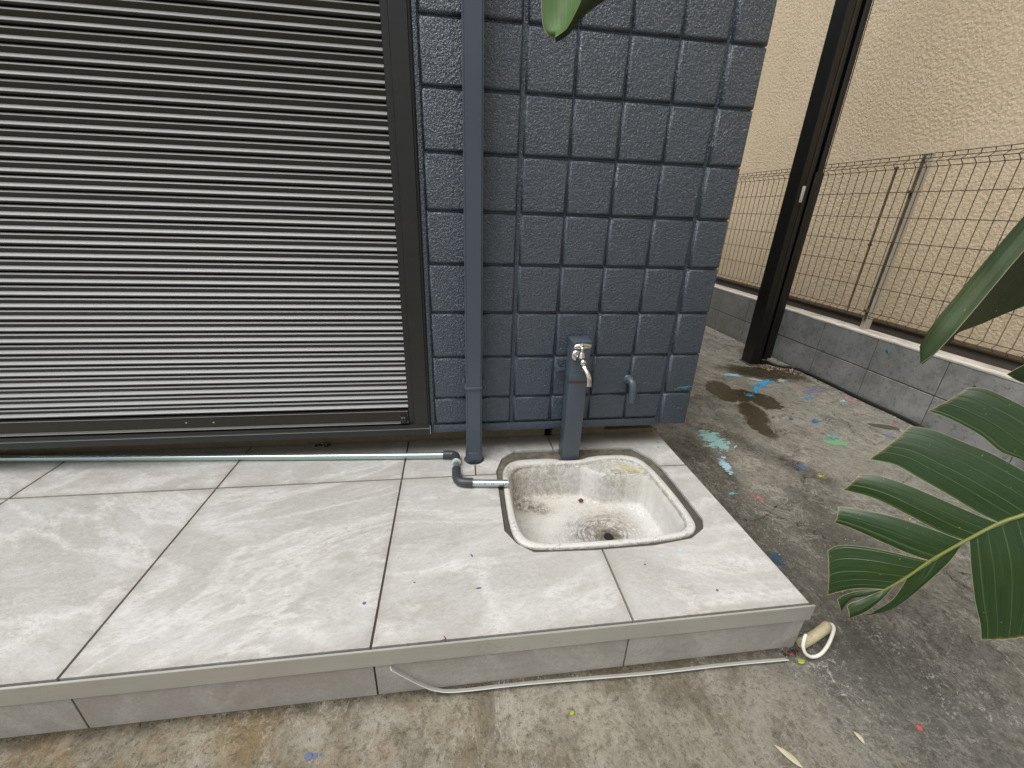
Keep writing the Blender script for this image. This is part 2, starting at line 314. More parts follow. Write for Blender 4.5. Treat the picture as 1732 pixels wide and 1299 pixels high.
def mat_stucco():
    m = M('cream_stucco')
    n = m.voro(62, v=m.vmath('ADD', m.pos(), m.vmath('MULTIPLY', m.noise(45, 3, .6, col=True), (.03, .03, .03))), feature='SMOOTH_F1'); n = m.math('SUBTRACT', 1.0, n); n2 = m.noise(1.2, 5, .65); n3 = m.noise(8, 5, .7); n4 = m.noise(170, 2, .5)
    h = m.math('ADD', m.step(n, .35, .85), m.math('MULTIPLY', n4, .25))
    c = m.mix(m.step(n2, .35, .65), (.66, .535, .365), (.70, .575, .41))
    c = m.mix(m.math('MULTIPLY', m.step(n3, .5, .7), .30), c, (.73, .60, .42))
    yel = m.math('MULTIPLY', m.math('MULTIPLY', m.step(m.noise(40.0, 5, .8), .45, .60), m.step(m.noise(3.0, 5, .7), .45, .65)), .55)
    Y = m.sep(m.pos())[1]
    c = m.mix(m.math('MULTIPLY', yel, m.step(Y, 1.2, 2.4)), c, (.78, .70, .43))  # yellowish light at the wall's far end put into its colour
    c = m.mix(m.math('MULTIPLY', m.step(n, .60, .40), .30), c, (.44, .34, .22))
    strk = m.noise(1.0, 5, .65, .4, v=m.mapv(m.pos(), scale=(2, 5.0, .5)))
    c = m.mix(m.math('MULTIPLY', m.step(strk, .50, .68), .22), c, (.50, .41, .28))
    return m.fin(c, .88, 0, m.bump(h, m.step(m.noise(2.0, 3), .3, .7, .55, 1.0), .0022))
MT['stucco'] = mat_stucco()
MT['flash'] = simple('brown_flashing', (.15, .125, .105), .5, .1, var=.2, vscale=4)
MT['wire'] = simple('fence_brown', (.135, .098, .062), .5, .3, var=.15)
MT['fpost'] = simple('fence_post_brown', (.44, .40, .33), .5, 0, var=.1)
MT['black'] = simple('black_aluminium', (.0065, .0065, .0065), .34, 0, var=.3, vscale=5)
MT['blackg'] = simple('dark_grey_channel', (.035, .031, .026), .4, .3, var=.2, vscale=5)
MT['tag'] = simple('silver_tag', (.62, .63, .62), .3, .4, var=.05)
MT['chrome'] = simple('tap_metal', (.70, .68, .63), .16, 1.0, var=.15, vscale=60)
MT['elbow'] = simple('grey_pvc_elbow', (.042, .048, .053), .40, 0, var=.15, spec=.5)
def mat_pipe():
    m = M('grey_pvc_pipe'); c = m.mix(m.noise(30, 4), (.40, .50, .48), (.47, .57, .55))
    return m.fin(c, .22, .75)
MT['pipe'] = mat_pipe()
MT['print'] = simple('pale_print', (.7, .74, .72), .5)
MT['dark'] = simple('dark_void', (.012, .011, .010), .9)
MT['soil'] = simple('brown_litter', (.11, .055, .028), .8, var=.6, vscale=90)
MT['rubber'] = simple('black_rubber_cable', (.018, .017, .016), .45, var=.2)
MT['found'] = simple('house_foundation', (.22, .18, .11), .9, var=.35, vscale=25, bumpd=.003)
MT['cable'] = simple('white_cable', (.72, .70, .64), .4, var=.08)
MT['conduit'] = simple('cream_conduit', (.50, .44, .29), .5, var=.12)
MT['strip'] = simple('pale_plastic_strip', (.60, .60, .57), .35, .15, var=.15, vscale=20)
MT['screw'] = simple('screw_metal', (.6, .58, .53), .3, 1.0)
MT['dry'] = simple('dry_leaf', (.50, .46, .33), .7, var=.2, vscale=60)
MT['limeleaf'] = simple('lime_leaflet', (.30, .36, .05), .5, var=.2, vscale=60)
MT['rust'] = simple('red_brown_husk', (.16, .04, .015), .6, var=.3, vscale=80)
MT['rustline'] = simple('rust_trace', (.075, .055, .045), .8, var=.6, vscale=70)
MT['pebble'] = simple('pale_debris', (.48, .44, .36), .8, var=.3, vscale=50)
MT['glass'] = simple('dark_glass', (.02, .022, .025), .08, 0)
def mat_leaf(name, a, b, vein, glauc=.0, freq=26.0, vm=.32, bd=.0008, ro=.27, sp=.5, tl=.10):
    m = M(name); U, V = m.sep(m.uv())[:2]
    pw = m.math('ADD', m.math('MULTIPLY', U, 1.0), m.math('MULTIPLY', m.noise(1.0, 2, .5, v=m.comb(m.math('MULTIPLY', U, 22.0), 0.0, 1.0)), .05))
    n = m.noise(1.0, 3, .6, v=m.comb(m.math('MULTIPLY', pw, 420.0), m.math('MULTIPLY', V, 2.0), 0.0))
    big = m.noise(1.0, 1, .5, v=m.comb(m.math('MULTIPLY', pw, freq), m.math('MULTIPLY', V, .5), 3.0))
    rdg = m.step(m.math('ABSOLUTE', m.math('SUBTRACT', m.math('FRACT', m.math('MULTIPLY', pw, freq)), .5)), .5, .42)
    c = m.mix(m.step(n, .3, .7), a, b)
    c = m.mix(m.math('MULTIPLY', m.math('SUBTRACT', 1.0, rdg), vm), c, vein)
    blotch = m.step(m.noise(10, 3, .5), .48, .66)
    c = m.mix(m.math('MULTIPLY', blotch, .40), c, (a[0]*1.9, a[1]*1.35, a[2]*.8))
    if glauc: c = m.mix(m.math('MULTIPLY', m.step(m.noise(12, 3), .40, .65), glauc), c, (.20, .28, .19))
    c = m.mix(m.math('MULTIPLY', m.step(m.math('ADD', V, m.math('MULTIPLY', m.noise(60, 3, .7), .05)), .995, 1.03), .85), c, (.20, .14, .06))
    spots = m.step(m.noise(140, 2, .5), .72, .77); c = m.mix(m.math('MULTIPLY', spots, .6), c, (.33, .36, .28))
    h = m.math('ADD', rdg, m.math('MULTIPLY', n, .35))
    m.fin(c, m.math('ADD', m.math('MULTIPLY', m.noise(9, 3), .16), ro), 0, m.bump(h, 1.0, bd), spec=sp)
    tr = m.n('ShaderNodeBsdfTranslucent'); m.put(tr.inputs[0], tuple(x*1.6 for x in b)); mx = m.n('ShaderNodeMixShader'); mx.inputs[0].default_value = tl
    m.t.links.new(m.b.outputs[0], mx.inputs[1]); m.t.links.new(tr.outputs[0], mx.inputs[2]); m.t.links.new(mx.outputs[0], m.o.inputs['Surface'])
    return m.m
MT['leaf'] = mat_leaf('leaf_green', (.014, .038, .009), (.026, .060, .016), (.080, .135, .055), freq=46.0, vm=.75, bd=.0007)
MT['leafu'] = mat_leaf('leaf_underside', (.032, .054, .020), (.045, .070, .028), (.06, .09, .045), glauc=.10, ro=.5, sp=.25, freq=30.0, vm=.1, bd=.0003)
MT['leafd'] = mat_leaf('leaf_deep_green', (.006, .020, .004), (.012, .030, .006), (.02, .045, .012), freq=20.0, vm=.15, bd=.0003, tl=.01, ro=.4, sp=.3)  # dark green with the fold's shadow put into the colour
MT['leafc'] = mat_leaf('leaf_pale_tip', (.035, .095, .006), (.060, .130, .014), (.12, .19, .05), glauc=.22, ro=.45, sp=.3, freq=12.0, vm=.1, bd=.0003)
MT['rib'] = simple('leaf_midrib', (.17, .19, .045), .4, var=.15)
MT['margin'] = simple('leaf_margin', (.30, .30, .17), .6, var=.25, vscale=60)
MT['stem'] = simple('plant_stem', (.11, .15, .05), .5, var=.3)

# ---------------------------------------------------------------- mesh helpers
COL = S.collection
def wloc(p):
    v = Vector((0, 0, 0))
    while p is not None: v += p.location; p = p.parent
    return v
def mkmesh(name, verts, faces, mat, smooth=False, uvs=None):
    me = bpy.data.meshes.new(name); me.from_pydata([tuple(v) for v in verts], [], faces)
    if mat: me.materials.append(MT[mat] if isinstance(mat, str) else mat)
    bm = bmesh.new(); bm.from_mesh(me)
    if uvs is None: bmesh.ops.recalc_face_normals(bm, faces=bm.faces)
    for f in bm.faces: f.smooth = smooth
    if uvs is not None:
        ul = bm.loops.layers.uv.new('UVMap')
        for f in bm.faces:
            for l in f.loops: l[ul].uv = uvs[l.vert.index]
    bm.to_mesh(me); bm.free(); return me
def link(name, me, parent=None, loc=(0, 0, 0)):
    o = bpy.data.objects.new(name, me); COL.objects.link(o); o.location = loc
    if parent is not None: o.parent = parent
    return o
def mk(name, verts, faces, mat, parent=None, smooth=False, uvs=None):
    """verts in world coordinates; origin goes to the middle of the piece's base"""
    vs = [Vector(v) for v in verts]
    c = Vector(((min(v.x for v in vs)+max(v.x for v in vs))/2, (min(v.y for v in vs)+max(v.y for v in vs))/2, min(v.z for v in vs)))
    me = mkmesh(name, [v-c for v in vs], faces, mat, smooth, uvs)
    return link(name, me, parent, c-wloc(parent))
def thing(name, label, cat, loc=(0, 0, 0), group=None, kind=None):
    o = bpy.data.objects.new(name, None); COL.objects.link(o); o.location = loc; o.empty_display_size = .05
    return tag(o, label, cat, group, kind)
def tag(o, label=None, cat=None, group=None, kind=None):
    if label: o['label'] = label
    if cat: o['category'] = cat
    if group: o['group'] = group
    if kind: o['kind'] = kind
    return o
def box_vf(x0, x1, y0, y1, z0, z1):
    v = [(x, y, z) for x in (x0, x1) for y in (y0, y1) for z in (z0, z1)]
    return v, [(0, 1, 3, 2), (4, 6, 7, 5), (0, 4, 5, 1), (2, 3, 7, 6), (0, 2, 6, 4), (1, 5, 7, 3)]
def bev(me, width, seg=2, smooth=True):
    bm = bmesh.new(); bm.from_mesh(me)
    bmesh.ops.bevel(bm, geom=list(bm.edges), offset=width, segments=seg, profile=.5, affect='EDGES')
    bmesh.ops.recalc_face_normals(bm, faces=bm.faces)
    for f in bm.faces: f.smooth = smooth
    bm.to_mesh(me); bm.free()
def box(name, x0, x1, y0, y1, z0, z1, mat, parent=None, bevel=0.0, seg=2):
    o = mk(name, *box_vf(x0, x1, y0, y1, z0, z1), mat, parent)
    if bevel: bev(o.data, bevel, seg); autosmooth(o.data)
    return o
def autosmooth(me, ang=40):
    bm = bmesh.new(); bm.from_mesh(me)
    for e in bm.edges:
        if len(e.link_faces) == 2 and e.calc_face_angle(0) > R_(ang): e.smooth = False
    bm.to_mesh(me); bm.free()
def smooth_path(pts, n=8):
    pts = [Vector(p) for p in pts]; out = []
    for i in range(len(pts)-1):
        p0 = pts[max(0, i-1)]; p1 = pts[i]; p2 = pts[i+1]; p3 = pts[min(len(pts)-1, i+2)]
        for k in range(n):
            t = k/n
            out.append(.5*((2*p1)+(p2-p0)*t+(2*p0-5*p1+4*p2-p3)*t*t+(3*p1-p0-3*p2+p3)*t**3))
    out.append(pts[-1]); return out
def tube_vf(path, rad, seg=12, cap=True):
    path = [Vector(p) for p in path]; N = len(path)
    rr = rad if hasattr(rad, '__len__') else [rad]*N
    V = []; Fc = []; prev = None
    for i, p in enumerate(path):
        t = (path[min(N-1, i+1)]-path[max(0, i-1)]).normalized()
        if prev is None:
            a = Vector((0, 0, 1)) if abs(t.z) < .9 else Vector((1, 0, 0)); u = t.cross(a).normalized()
        else: u = (prev-t*prev.dot(t)).normalized()
        prev = u; v = t.cross(u)
        for k in range(seg):
            an = 2*math.pi*k/seg; V.append(p+rr[i]*(math.cos(an)*u+math.sin(an)*v))
    for i in range(N-1):
        for k in range(seg):
            a = i*seg+k; b = i*seg+(k+1) % seg; Fc.append((a, b, b+seg, a+seg))
    if cap: Fc.append(tuple(range(seg))[::-1]); Fc.append(tuple(range((N-1)*seg, N*seg)))
    return V, Fc
def tube(name, path, rad, mat, parent=None, seg=14, cap=True):
    o = mk(name, *tube_vf(path, rad, seg, cap), mat, parent, smooth=True); autosmooth(o.data, 55); return o
def extrude_profile(name, prof, x0, x1, mat, parent=None, axis='x', smooth=False):
    """prof: list of (y,z) (axis x) or (x,y) (axis z), closed"""
    n = len(prof)
    if axis == 'x': V = [(x0, a, b) for a, b in prof]+[(x1, a, b) for a, b in prof]
    else: V = [(a, b, x0) for a, b in prof]+[(a, b, x1) for a, b in prof]
    Fc = [(i, (i+1) % n, n+(i+1) % n, n+i) for i in range(n)]+[tuple(range(n))[::-1], tuple(range(n, 2*n))]
    o = mk(name, V, Fc, mat, parent, smooth=smooth)
    if smooth: autosmooth(o.data, 28)
    return o
def cut(obj, verts, faces):
    """boolean difference evaluated once; the cutter is thrown away"""
    me = mkmesh('cutter', verts, faces, None); c = bpy.data.objects.new('cutter', me); COL.objects.link(c)
    md = obj.modifiers.new('b', 'BOOLEAN'); md.object = c; md.operation = 'DIFFERENCE'; md.solver = 'EXACT'
    bpy.context.view_layer.update()
    dg = bpy.context.evaluated_depsgraph_get(); ne = bpy.data.meshes.new_from_object(obj.evaluated_get(dg))
    obj.modifiers.clear(); obj.data = ne
    bpy.data.objects.remove(c); bpy.data.meshes.remove(me)
def prism_vf(poly, z0, z1):
    n = len(poly); V = [(x, y, z0) for x, y in poly]+[(x, y, z1) for x, y in poly]
    return V, [(i, (i+1) % n, n+(i+1) % n, n+i) for i in range(n)]+[tuple(range(n))[::-1], tuple(range(n, 2*n))]

# leaf outlines in metres on each blade's own plane / in the world
LEAF_A = {"O": [1.902, -0.8845, 0.3663], "e1": [-0.6226, 0.0791, -0.7785], "e2": [0.609, -0.5757, -0.5455], "lobes": {"L0": [[[-0.1408, 0.0217], [-0.1579, -0.0191], [-0.1572, -0.0872], [-0.148, -0.1586], [-0.137, -0.2108], [-0.1213, -0.2305]], [[-0.064, 0.0132], [-0.071, -0.0299], [-0.0722, -0.0774], [-0.0608, -0.1088], [-0.0627, -0.1522], [-0.0523, -0.2081], [-0.0406, -0.2373]]], "L1": [[[-0.064, 0.0132], [-0.0654, -0.03], [-0.059, -0.0632], [-0.0496, -0.1122], [-0.0366, -0.1509], [-0.0195, -0.2007], [-0.0037, -0.2258], [0.003, -0.233]], [[0.0408, -0.0103], [0.0516, -0.0435], [0.0608, -0.0932], [0.0737, -0.1525], [0.0829, -0.192], [0.1092, -0.2268]]], "L2": [[[0.0423, -0.01], [0.055, -0.0399], [0.081, -0.1078], [0.0968, -0.1481], [0.1211, -0.1933], [0.1448, -0.2169]], [[0.108, -0.013], [0.1242, -0.0453], [0.1411, -0.1012], [0.162, -0.1622], [0.1927, -0.2072]]], "L3": [[[0.1092, -0.0131], [0.1301, -0.0557], [0.1585, -0.1062], [0.1887, -0.1461], [0.2197, -0.1787], [0.2278, -0.1831]], [[0.1821, -0.0121], [0.2008, -0.0439], [0.2243, -0.0965], [0.2423, -0.1364], [0.2585, -0.1615]]], "L4": [[[0.1833, -0.0122], [0.2028, -0.036], [0.234, -0.0742], [0.2694, -0.1079], [0.2954, -0.1217], [0.315, -0.1222]], [[0.2894, -0.0021], [0.3269, -0.0254], [0.362, -0.0359], [0.3887, -0.04]]], "L5": [[[0.2911, -0.0017], [0.3383, -0.0078], [0.3602, -0.0125], [0.3736, -0.0109]], [[0.2633, -0.0017], [0.3092, 0.0112], [0.3533, 0.0179], [0.3916, 0.0143]]], "L6": [[[0.2902, -0.0027], [0.3327, -0.0198], [0.3675, -0.0235], [0.3815, -0.0199]], [[0.292, -0.0008], [0.3383, -0.0062], [0.3593, -0.0103], [0.3993, 0.013]]], "R1": [[[0.238, -0.0016], [0.2705, 0.0181], [0.2974, 0.0317], [0.3481, 0.0431]], [[0.1093, -0.0116], [0.1586, 0.0108], [0.2245, 0.0302], [0.2783, 0.044], [0.3158, 0.0479], [0.3627, 0.0371]]], "R2": [[[0.0984, -0.0112], [0.1362, 0.0356], [0.1781, 0.0968], [0.2048, 0.1439], [0.2273, 0.1746]], [[-0.0119, 0.0033], [0.0259, 0.0682], [0.0865, 0.1393], [0.1303, 0.1803], [0.1567, 0.205]]], "R3": [[[-0.014, 0.0034], [0.0192, 0.073], [0.0761, 0.1462], [0.1276, 0.1956]], [[-0.1214, 0.0203], [-0.0832, 0.1061], [-0.0289, 0.1758], [0.0306, 0.2293]]]}, "rib": [[-0.2316, 0.0303], [-0.1583, 0.0248], [-0.064, 0.0132], [0.0, 0.0], [0.0416, -0.0095], [0.1085, -0.0125], [0.183, -0.0111], [0.2385, -0.0041], [0.2911, -0.0017], [0.3457, 0.0], [0.3909, 0.0135]]}
LEAF_B_OUT = [[1.6338, -0.7842, 0.6687], [1.6369, -0.7781, 0.6842], [1.6502, -0.7741, 0.7236], [1.6779, -0.7692, 0.7703], [1.7085, -0.7682, 0.8344], [1.7482, -0.7652, 0.9063], [1.8072, -0.7568, 0.9974]]
LEAF_B_MID = [[1.6348, -0.7963, 0.6537], [1.6402, -0.8042, 0.6755], [1.6533, -0.8077, 0.7102], [1.6837, -0.8046, 0.7666], [1.7019, -0.8047, 0.811], [1.7198, -0.8056, 0.8535], [1.7707, -0.8062, 0.9463]]
LEAF_B_IN = [[1.6412, -0.7924, 0.6521], [1.6641, -0.7882, 0.6698], [1.7087, -0.7708, 0.7002], [1.7829, -0.7533, 0.715], [1.8431, -0.7431, 0.7337], [1.8806, -0.7423, 0.7485], [1.9993, -0.7468, 0.8042]]
LEAF_D_A = [[2.0419, -0.6742, 0.5778], [2.0811, -0.6709, 0.599], [2.1595, -0.6669, 0.6351]]
LEAF_D_B = [[2.0419, -0.6742, 0.5778], [2.0803, -0.6872, 0.5605], [2.1419, -0.7202, 0.5558]]
LEAF_C_L = [[0.9522, -0.643, 1.1256], [0.9468, -0.6422, 1.1259], [0.9403, -0.6407, 1.1292], [0.9361, -0.6387, 1.1361], [0.9341, -0.6371, 1.143], [0.9325, -0.6342, 1.1567], [0.9317, -0.6312, 1.1719], [0.9294, -0.624, 1.2089], [0.9319, -0.6119, 1.28], [0.9562, -0.6037, 1.3537]]
LEAF_C_M = [[0.9472, -0.6675, 1.118], [0.9541, -0.6677, 1.1221], [0.9609, -0.6677, 1.1269], [0.966, -0.6674, 1.1323], [0.9741, -0.6658, 1.1466], [0.9829, -0.6638, 1.1645], [0.9906, -0.6585, 1.2005], [0.9996, -0.6495, 1.2625], [0.9986, -0.6381, 1.339]]
LEAF_C_R = [[0.9522, -0.6431, 1.1255], [0.9594, -0.6438, 1.1268], [0.9666, -0.644, 1.1309], [0.9788, -0.6433, 1.1429], [0.9997, -0.6431, 1.159], [1.0171, -0.6433, 1.1702], [1.0343, -0.6433, 1.1828], [1.0583, -0.6397, 1.2205], [1.0621, -0.6291, 1.2843], [1.0226, -0.6124, 1.356]]

# ================================================================ GROUND
GZ = -0.154
ground = tag(mk('ground', [(-40, -40, GZ), (40, -40, GZ), (40, 40, GZ), (-40, 40, GZ)], [(0, 1, 2, 3)], 'ground'), 'weathered grey concrete yard floor with damp stains and paint spatters', None, None, 'structure')

# ================================================================ PATIO STEP
MORT = [(.934, -.13), (.964, -.045), (1.019, .002), (1.18, .002), (1.35, .002), (1.503, -.008), (1.549, -.085), (1.566, -.178), (1.566, -.30), (1.565, -.440), (1.543, -.482), (1.483, -.519), (1.358, -.535), (1.176, -.536), (1.004, -.527), (.960, -.490), (.930, -.435), (.932, -.26)]
patio = tag(mk('patio_step', *box_vf(-2.4, 1.664, -.757, .13, GZ+.001, -.009), 'grout'), 'raised patio step under the porcelain tiles', None, None, 'structure')
cut(patio, *prism_vf(MORT, -.3, .1))
def circ(cx, cy, r, n=20): return [(cx+r*math.cos(2*math.pi*i/n), cy+r*math.sin(2*math.pi*i/n)) for i in range(n)]
J = .0031
def tile(x0, x1, y0, y1, cutm=False, hole=False):
    o = mk('tile', *box_vf(x0+J, x1-J, y0+J*1.1, y1-J*1.1, -.009, 0.0), 'tile', patio)
    if cutm: cut(o, *prism_vf(MORT, -.2, .1))
    if hole: cut(o, *prism_vf(circ(.858, -.042, .0385), -.2, .1))
    return o
RY = -.1475
for i in range(-4, 1): tile(.6*i, .6*(i+1), -.7625, RY)
tile(.6, 1.2, -.7625, RY, True); tile(1.2, 1.668, -.7625, RY, True)
for i in range(-4, 1): tile(.6*i, .6*(i+1), RY, .117)
tile(.6, .860, RY, .117, True, True); tile(.860, 1.178, RY, .117, True, True); tile(1.178, 1.668, RY, .117, True)
for a, b in ((-2.4, -1.8), (-1.8, -1.2), (-1.2, -.6), (-.6, .012), (.012, .603), (.603, 1.194), (1.194, 1.666)):
    box('riser_tile', a+J*.7, b-J*.7, -.7665, -.7575, GZ+.002, -.049, 'tile', patio)
for a, b in ((-.757, -.148), (-.148, .117)):
    box('side_tile', 1.6645, 1.6705, a+.001, b-.001, GZ+.002, -.0095, 'tile', patio)
extrude_profile('edge_trim', [(-.7662, .0016), (-.7700, .0016), (-.7706, .0004), (-.7706, -.0470), (-.7690, -.0485), (-.7672, -.0485), (-.7672, -.0015), (-.7662, -.0015)], -2.4, 1.673, 'trim', patio)
cut(mk('pipe_socket_lining', *prism_vf(circ(.858, -.042, .038), -.06, -.012), 'dark', patio), *prism_vf(circ(.858, -.042, .034), -.05, 0))

# ================================================================ HOUSE WALL (navy square-panel siding)
house = thing('house_wall', 'navy painted house wall clad in square embossed siding panels', 'wall', (1.2, 0, .098))
box('wall_core', .70, 1.720, .009, 4.5, .0995, 3.0, 'navy', house)
box('wall_core', -2.6, .6995, .062, 4.5, .0995, 3.0, 'dark', house)
box('foundation', -2.6, 1.165, .1185, .40, GZ+.001, .099, 'found', house)
box('foundation', 1.200, 1.43, .1185, .40, GZ+.001, .099, 'found', house)
box('foundation', 1.165, 1.200, .150, .40, GZ+.001, .099, 'dark', house)
box('foundation', 1.43, 1.655, .1185, .20, GZ+.001, .016, 'found', house)
box('foundation', 1.43, 1.70, .22, 4.5, GZ+.001, .099, 'dark', house)
CX = [.716, .850, 1.003, 1.153, 1.303, 1.453, 1.602, 1.7235]
HG = [.001, .0020, .0065, .0020, .0020, .0020, .0065, 0.0]          # half groove width at each line
ZR = [.134, .240]+[.398+.1588*i for i in range(16)]
_cache = {}
def siding_mesh(wd, ht):
    k = (round(wd, 4), round(ht, 4))
    if k in _cache: return _cache[k]
    V = []; Fc = []
    for y, ins in ((.0095, -.0008), (.0062, .0006), (.0012, .0026), (-.0020, .0046), (-.0033, .0070), (-.0034, .0095)):
        for sx, sz in ((0, 0), (1, 0), (1, 1), (0, 1)):
            V.append(((ins if not sx else wd-ins), y, (ins if not sz else ht-ins)))
    for r in range(5):
        for q in range(4):
            a = r*4+q; b = r*4+(q+1) % 4; Fc.append((a, b, b+4, a+4))
    Fc.append((20, 21, 22, 23))
    me = mkmesh('siding_panel', V, Fc, 'navy', smooth=True)
    _cache[k] = me; return me
for r in range(len(ZR)-1):
    for c in range(7):
        z0, z1 = ZR[r]+.0022, ZR[r+1]-.0022
        if c == 6 and r == 0: z0 = .099
        x0, x1 = CX[c]+HG[c], CX[c+1]-HG[c+1]
        link('siding_panel', siding_mesh(x1-x0, z1-z0), house, Vector((x0, 0, z0))-wloc(house))
box('starter_strip', .7005, 1.592, -.0015, .0088, .098, .130, 'navy', house, .002)
box('side_trim', .7005, .7135, -.0005, .0088, .130, 2.9, 'navy', house, .002)

# light scuffs and a blue paint smear on the siding
def flakes(name, cx, cz, rx, rz, rot, n, size, mat, parent, y=-.0041, elong=2.5):
    V = []; Fc = []
    for i in range(n):
        a = random.gauss(0, .45); b = random.gauss(0, .45)
        px = cx+rx*a*math.cos(rot)-rz*b*math.sin(rot); pz = cz+rx*a*math.sin(rot)+rz*b*math.cos(rot)
        s = size*random.uniform(.4, 1.3); rr = rot+random.gauss(0, .3); k = len(V); m = random.randint(5, 7)
        for j in range(m):
            an = 2*math.pi*j/m; q = s*random.uniform(.5, 1.2)
            dx, dz = q*elong*math.cos(an), q*math.sin(an)/elong
            V.append((px+dx*math.cos(rr)-dz*math.sin(rr), y-random.uniform(0, .0003), pz+dx*math.sin(rr)+dz*math.cos(rr)))
        Fc.append(tuple(range(k, k+m)))
    return mk(name, V, Fc, mat, parent)
MT['scuff'] = simple('pale_scuff', (.45, .48, .5), .6); MT['smear'] = simple('turquoise_paint', (.08, .24, .30), .6, var=.4, vscale=150)
for a in ((1.640, 1.125, .030, .006, .9, 18, .0016), (1.607, 1.095, .006, .012, 1.2, 12, .0014), (1.703, 1.135, .008, .012, 1.0, 9, .0013), (1.515, 1.412, .004, .010, 1.4, 8, .0015)):
    flakes('paint_scuff', *a, 'scuff', house)
flakes('paint_smear', 1.682, .262, .034, .007, .15, 40, .0035, 'smear', house)
flakes('paint_smear', 1.686, .170, .026, .006, -.25, 8, .0012, 'scuff', house)

# ================================================================ WINDOW SHUTTER
shut = thing('roller_shutter', 'dark bronze ribbed roller shutter pulled down over the window', 'shutter', (-.9, .01, .147))
P_ = .0365
prof = [(.012, -.0002), (-.0022, -.0005), (-.0058, -.0050), (-.0060, -.0060), (.0006, -.0172), (-.0072, -.0258), (-.0084, -.0272), (-.0076, -.0300), (-.0040, -.0318), (.0100, -.0322), (.0120, -.0366)]
_fc = [(i, (i+1) % 13, 13+(i+1) % 13, 13+i) for i in range(13)]+[tuple(range(13))[::-1], tuple(range(13, 26))]
slat_me = bpy.data.meshes.new('slat'); slat_me.from_pydata([(x, y, z) for x in (-1.45, 1.52) for y, z in prof+[(.016, -.0366), (.016, 0)]], [], _fc)
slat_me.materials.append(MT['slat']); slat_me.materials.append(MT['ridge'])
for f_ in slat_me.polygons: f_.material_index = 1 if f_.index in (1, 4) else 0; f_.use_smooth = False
for i in range(56):
    z = .2325+P_*i          # narrow lip of each slat
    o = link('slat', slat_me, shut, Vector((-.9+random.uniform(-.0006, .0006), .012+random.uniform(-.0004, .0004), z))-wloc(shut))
extrude_profile('bottom_bar', [(.004, .1955), (-.0030, .1940), (-.0036, .1920), (-.0020, .1905), (-.0020, .1520), (-.0085, .1480), (-.0090, .1455), (-.0060, .1440), (.020, .1440), (.020, .1955)], -2.35, .6195, 'bar', shut)
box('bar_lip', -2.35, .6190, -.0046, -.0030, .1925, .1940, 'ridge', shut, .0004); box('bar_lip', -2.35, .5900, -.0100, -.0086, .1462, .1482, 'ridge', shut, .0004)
for sx, sz in ((-.126, .173), (-.040, .171)):
    tube('screw', [(sx, -.0021, sz), (sx, -.0036, sz)], .0028, 'screw', shut, 10)
for k in range(11):
    zz_ = .2325+P_*(round((.905-.2325)/P_)+k)-.0215 if k < 7 else .2325+P_*(round((.70-.2325)/P_)+k)-.0215
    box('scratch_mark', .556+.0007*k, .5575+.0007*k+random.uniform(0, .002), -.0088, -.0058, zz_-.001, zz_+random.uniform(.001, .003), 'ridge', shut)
latch = box('latch', .592, .612, -.012, -.0021, .150, .176, 'jamb', shut, .002)
box('latch_tab', .595, .609, -.0165, -.0122, .158, .163, 'slat', latch, .0008)
tube('latch_pin', [(.598, -.0125, .172), (.598, -.016, .172)], .002, 'screw', latch, 8); tube('latch_pin', [(.606, -.0125, .172), (.606, -.016, .172)], .002, 'screw', latch, 8)

frame = thing('shutter_frame', 'black aluminium guide frame around the shutter with a mitred sill', 'frame', (.66, 0, .098))
extrude_profile('jamb', [(.6200, .030), (.6200, .004), (.6215, .0020), (.6390, .0020), (.6400, .0005), (.6415, -.0060), (.6425, -.0075), (.6890, -.0075), (.6900, -.0070), (.6910, -.0020), (.6960, -.0020), (.6995, .0010), (.6995, .030)], .1385, 2.28, 'jamb', frame, axis='z')
extrude_profile('sill', [(-.0130, .0985), (-.0150, .1000), (-.0150, .1250), (-.0142, .1262), (-.0100, .1275), (-.0095, .1372), (-.0060, .1382), (.030, .1382), (.030, .0985)], -2.4, .6995, 'jamb', frame)
box('head', -2.4, .6995, -.0075, .030, 2.282, 2.42, 'jamb', frame, .002)
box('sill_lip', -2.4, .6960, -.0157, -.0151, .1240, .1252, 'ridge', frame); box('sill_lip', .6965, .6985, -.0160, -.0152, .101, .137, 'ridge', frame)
box('jamb_foot', .6440, .6965, -.0100, -.0076, .1385, .1400, 'slat', frame)

# ================================================================ DOWNPIPE
dp = thing('downpipe', 'slate blue square rainwater downpipe running down the navy wall', 'pipe', (.858, -.034, 0))
def octo(x0, x1, y0, y1, c): return [(x0+c, y0), (x1-c, y0), (x1, y0+c), (x1, y1-c), (x1-c, y1), (x0+c, y1), (x0, y1-c), (x0, y0+c)]
extrude_profile('pipe', octo(.8295, .8865, -.0645, -.0085, .006), -.03, 2.9, 'navys', dp, axis='z')
for s in (0, 1):
    x = .8305 if s == 0 else .8835
    box('corner_bead', x, x+.002, -.0657, -.0640, .045, 2.9, 'navys', dp, .0006)
col = extrude_profile('collar', octo(.8255, .8905, -.0685, -.0045, .008), .300, .309, 'navys', dp, axis='z'); bev(col.data, .0012)
col = extrude_profile('collar', octo(.8265, .8895, -.0675, -.0055, .014), .0, .043, 'navys', dp, axis='z'); bev(col.data, .0015)
box('wall_clip', .8890, .8965, -.0300, -.0040, .300, .322, 'navys', dp, .001); box('wall_clip', .8195, .8270, -.0300, -.0040, .300, .322, 'navys', dp, .001)
col = extrude_profile('collar', octo(.8255, .8905, -.0685, -.0045, .008), 1.60, 1.62, 'navys', dp, axis='z')

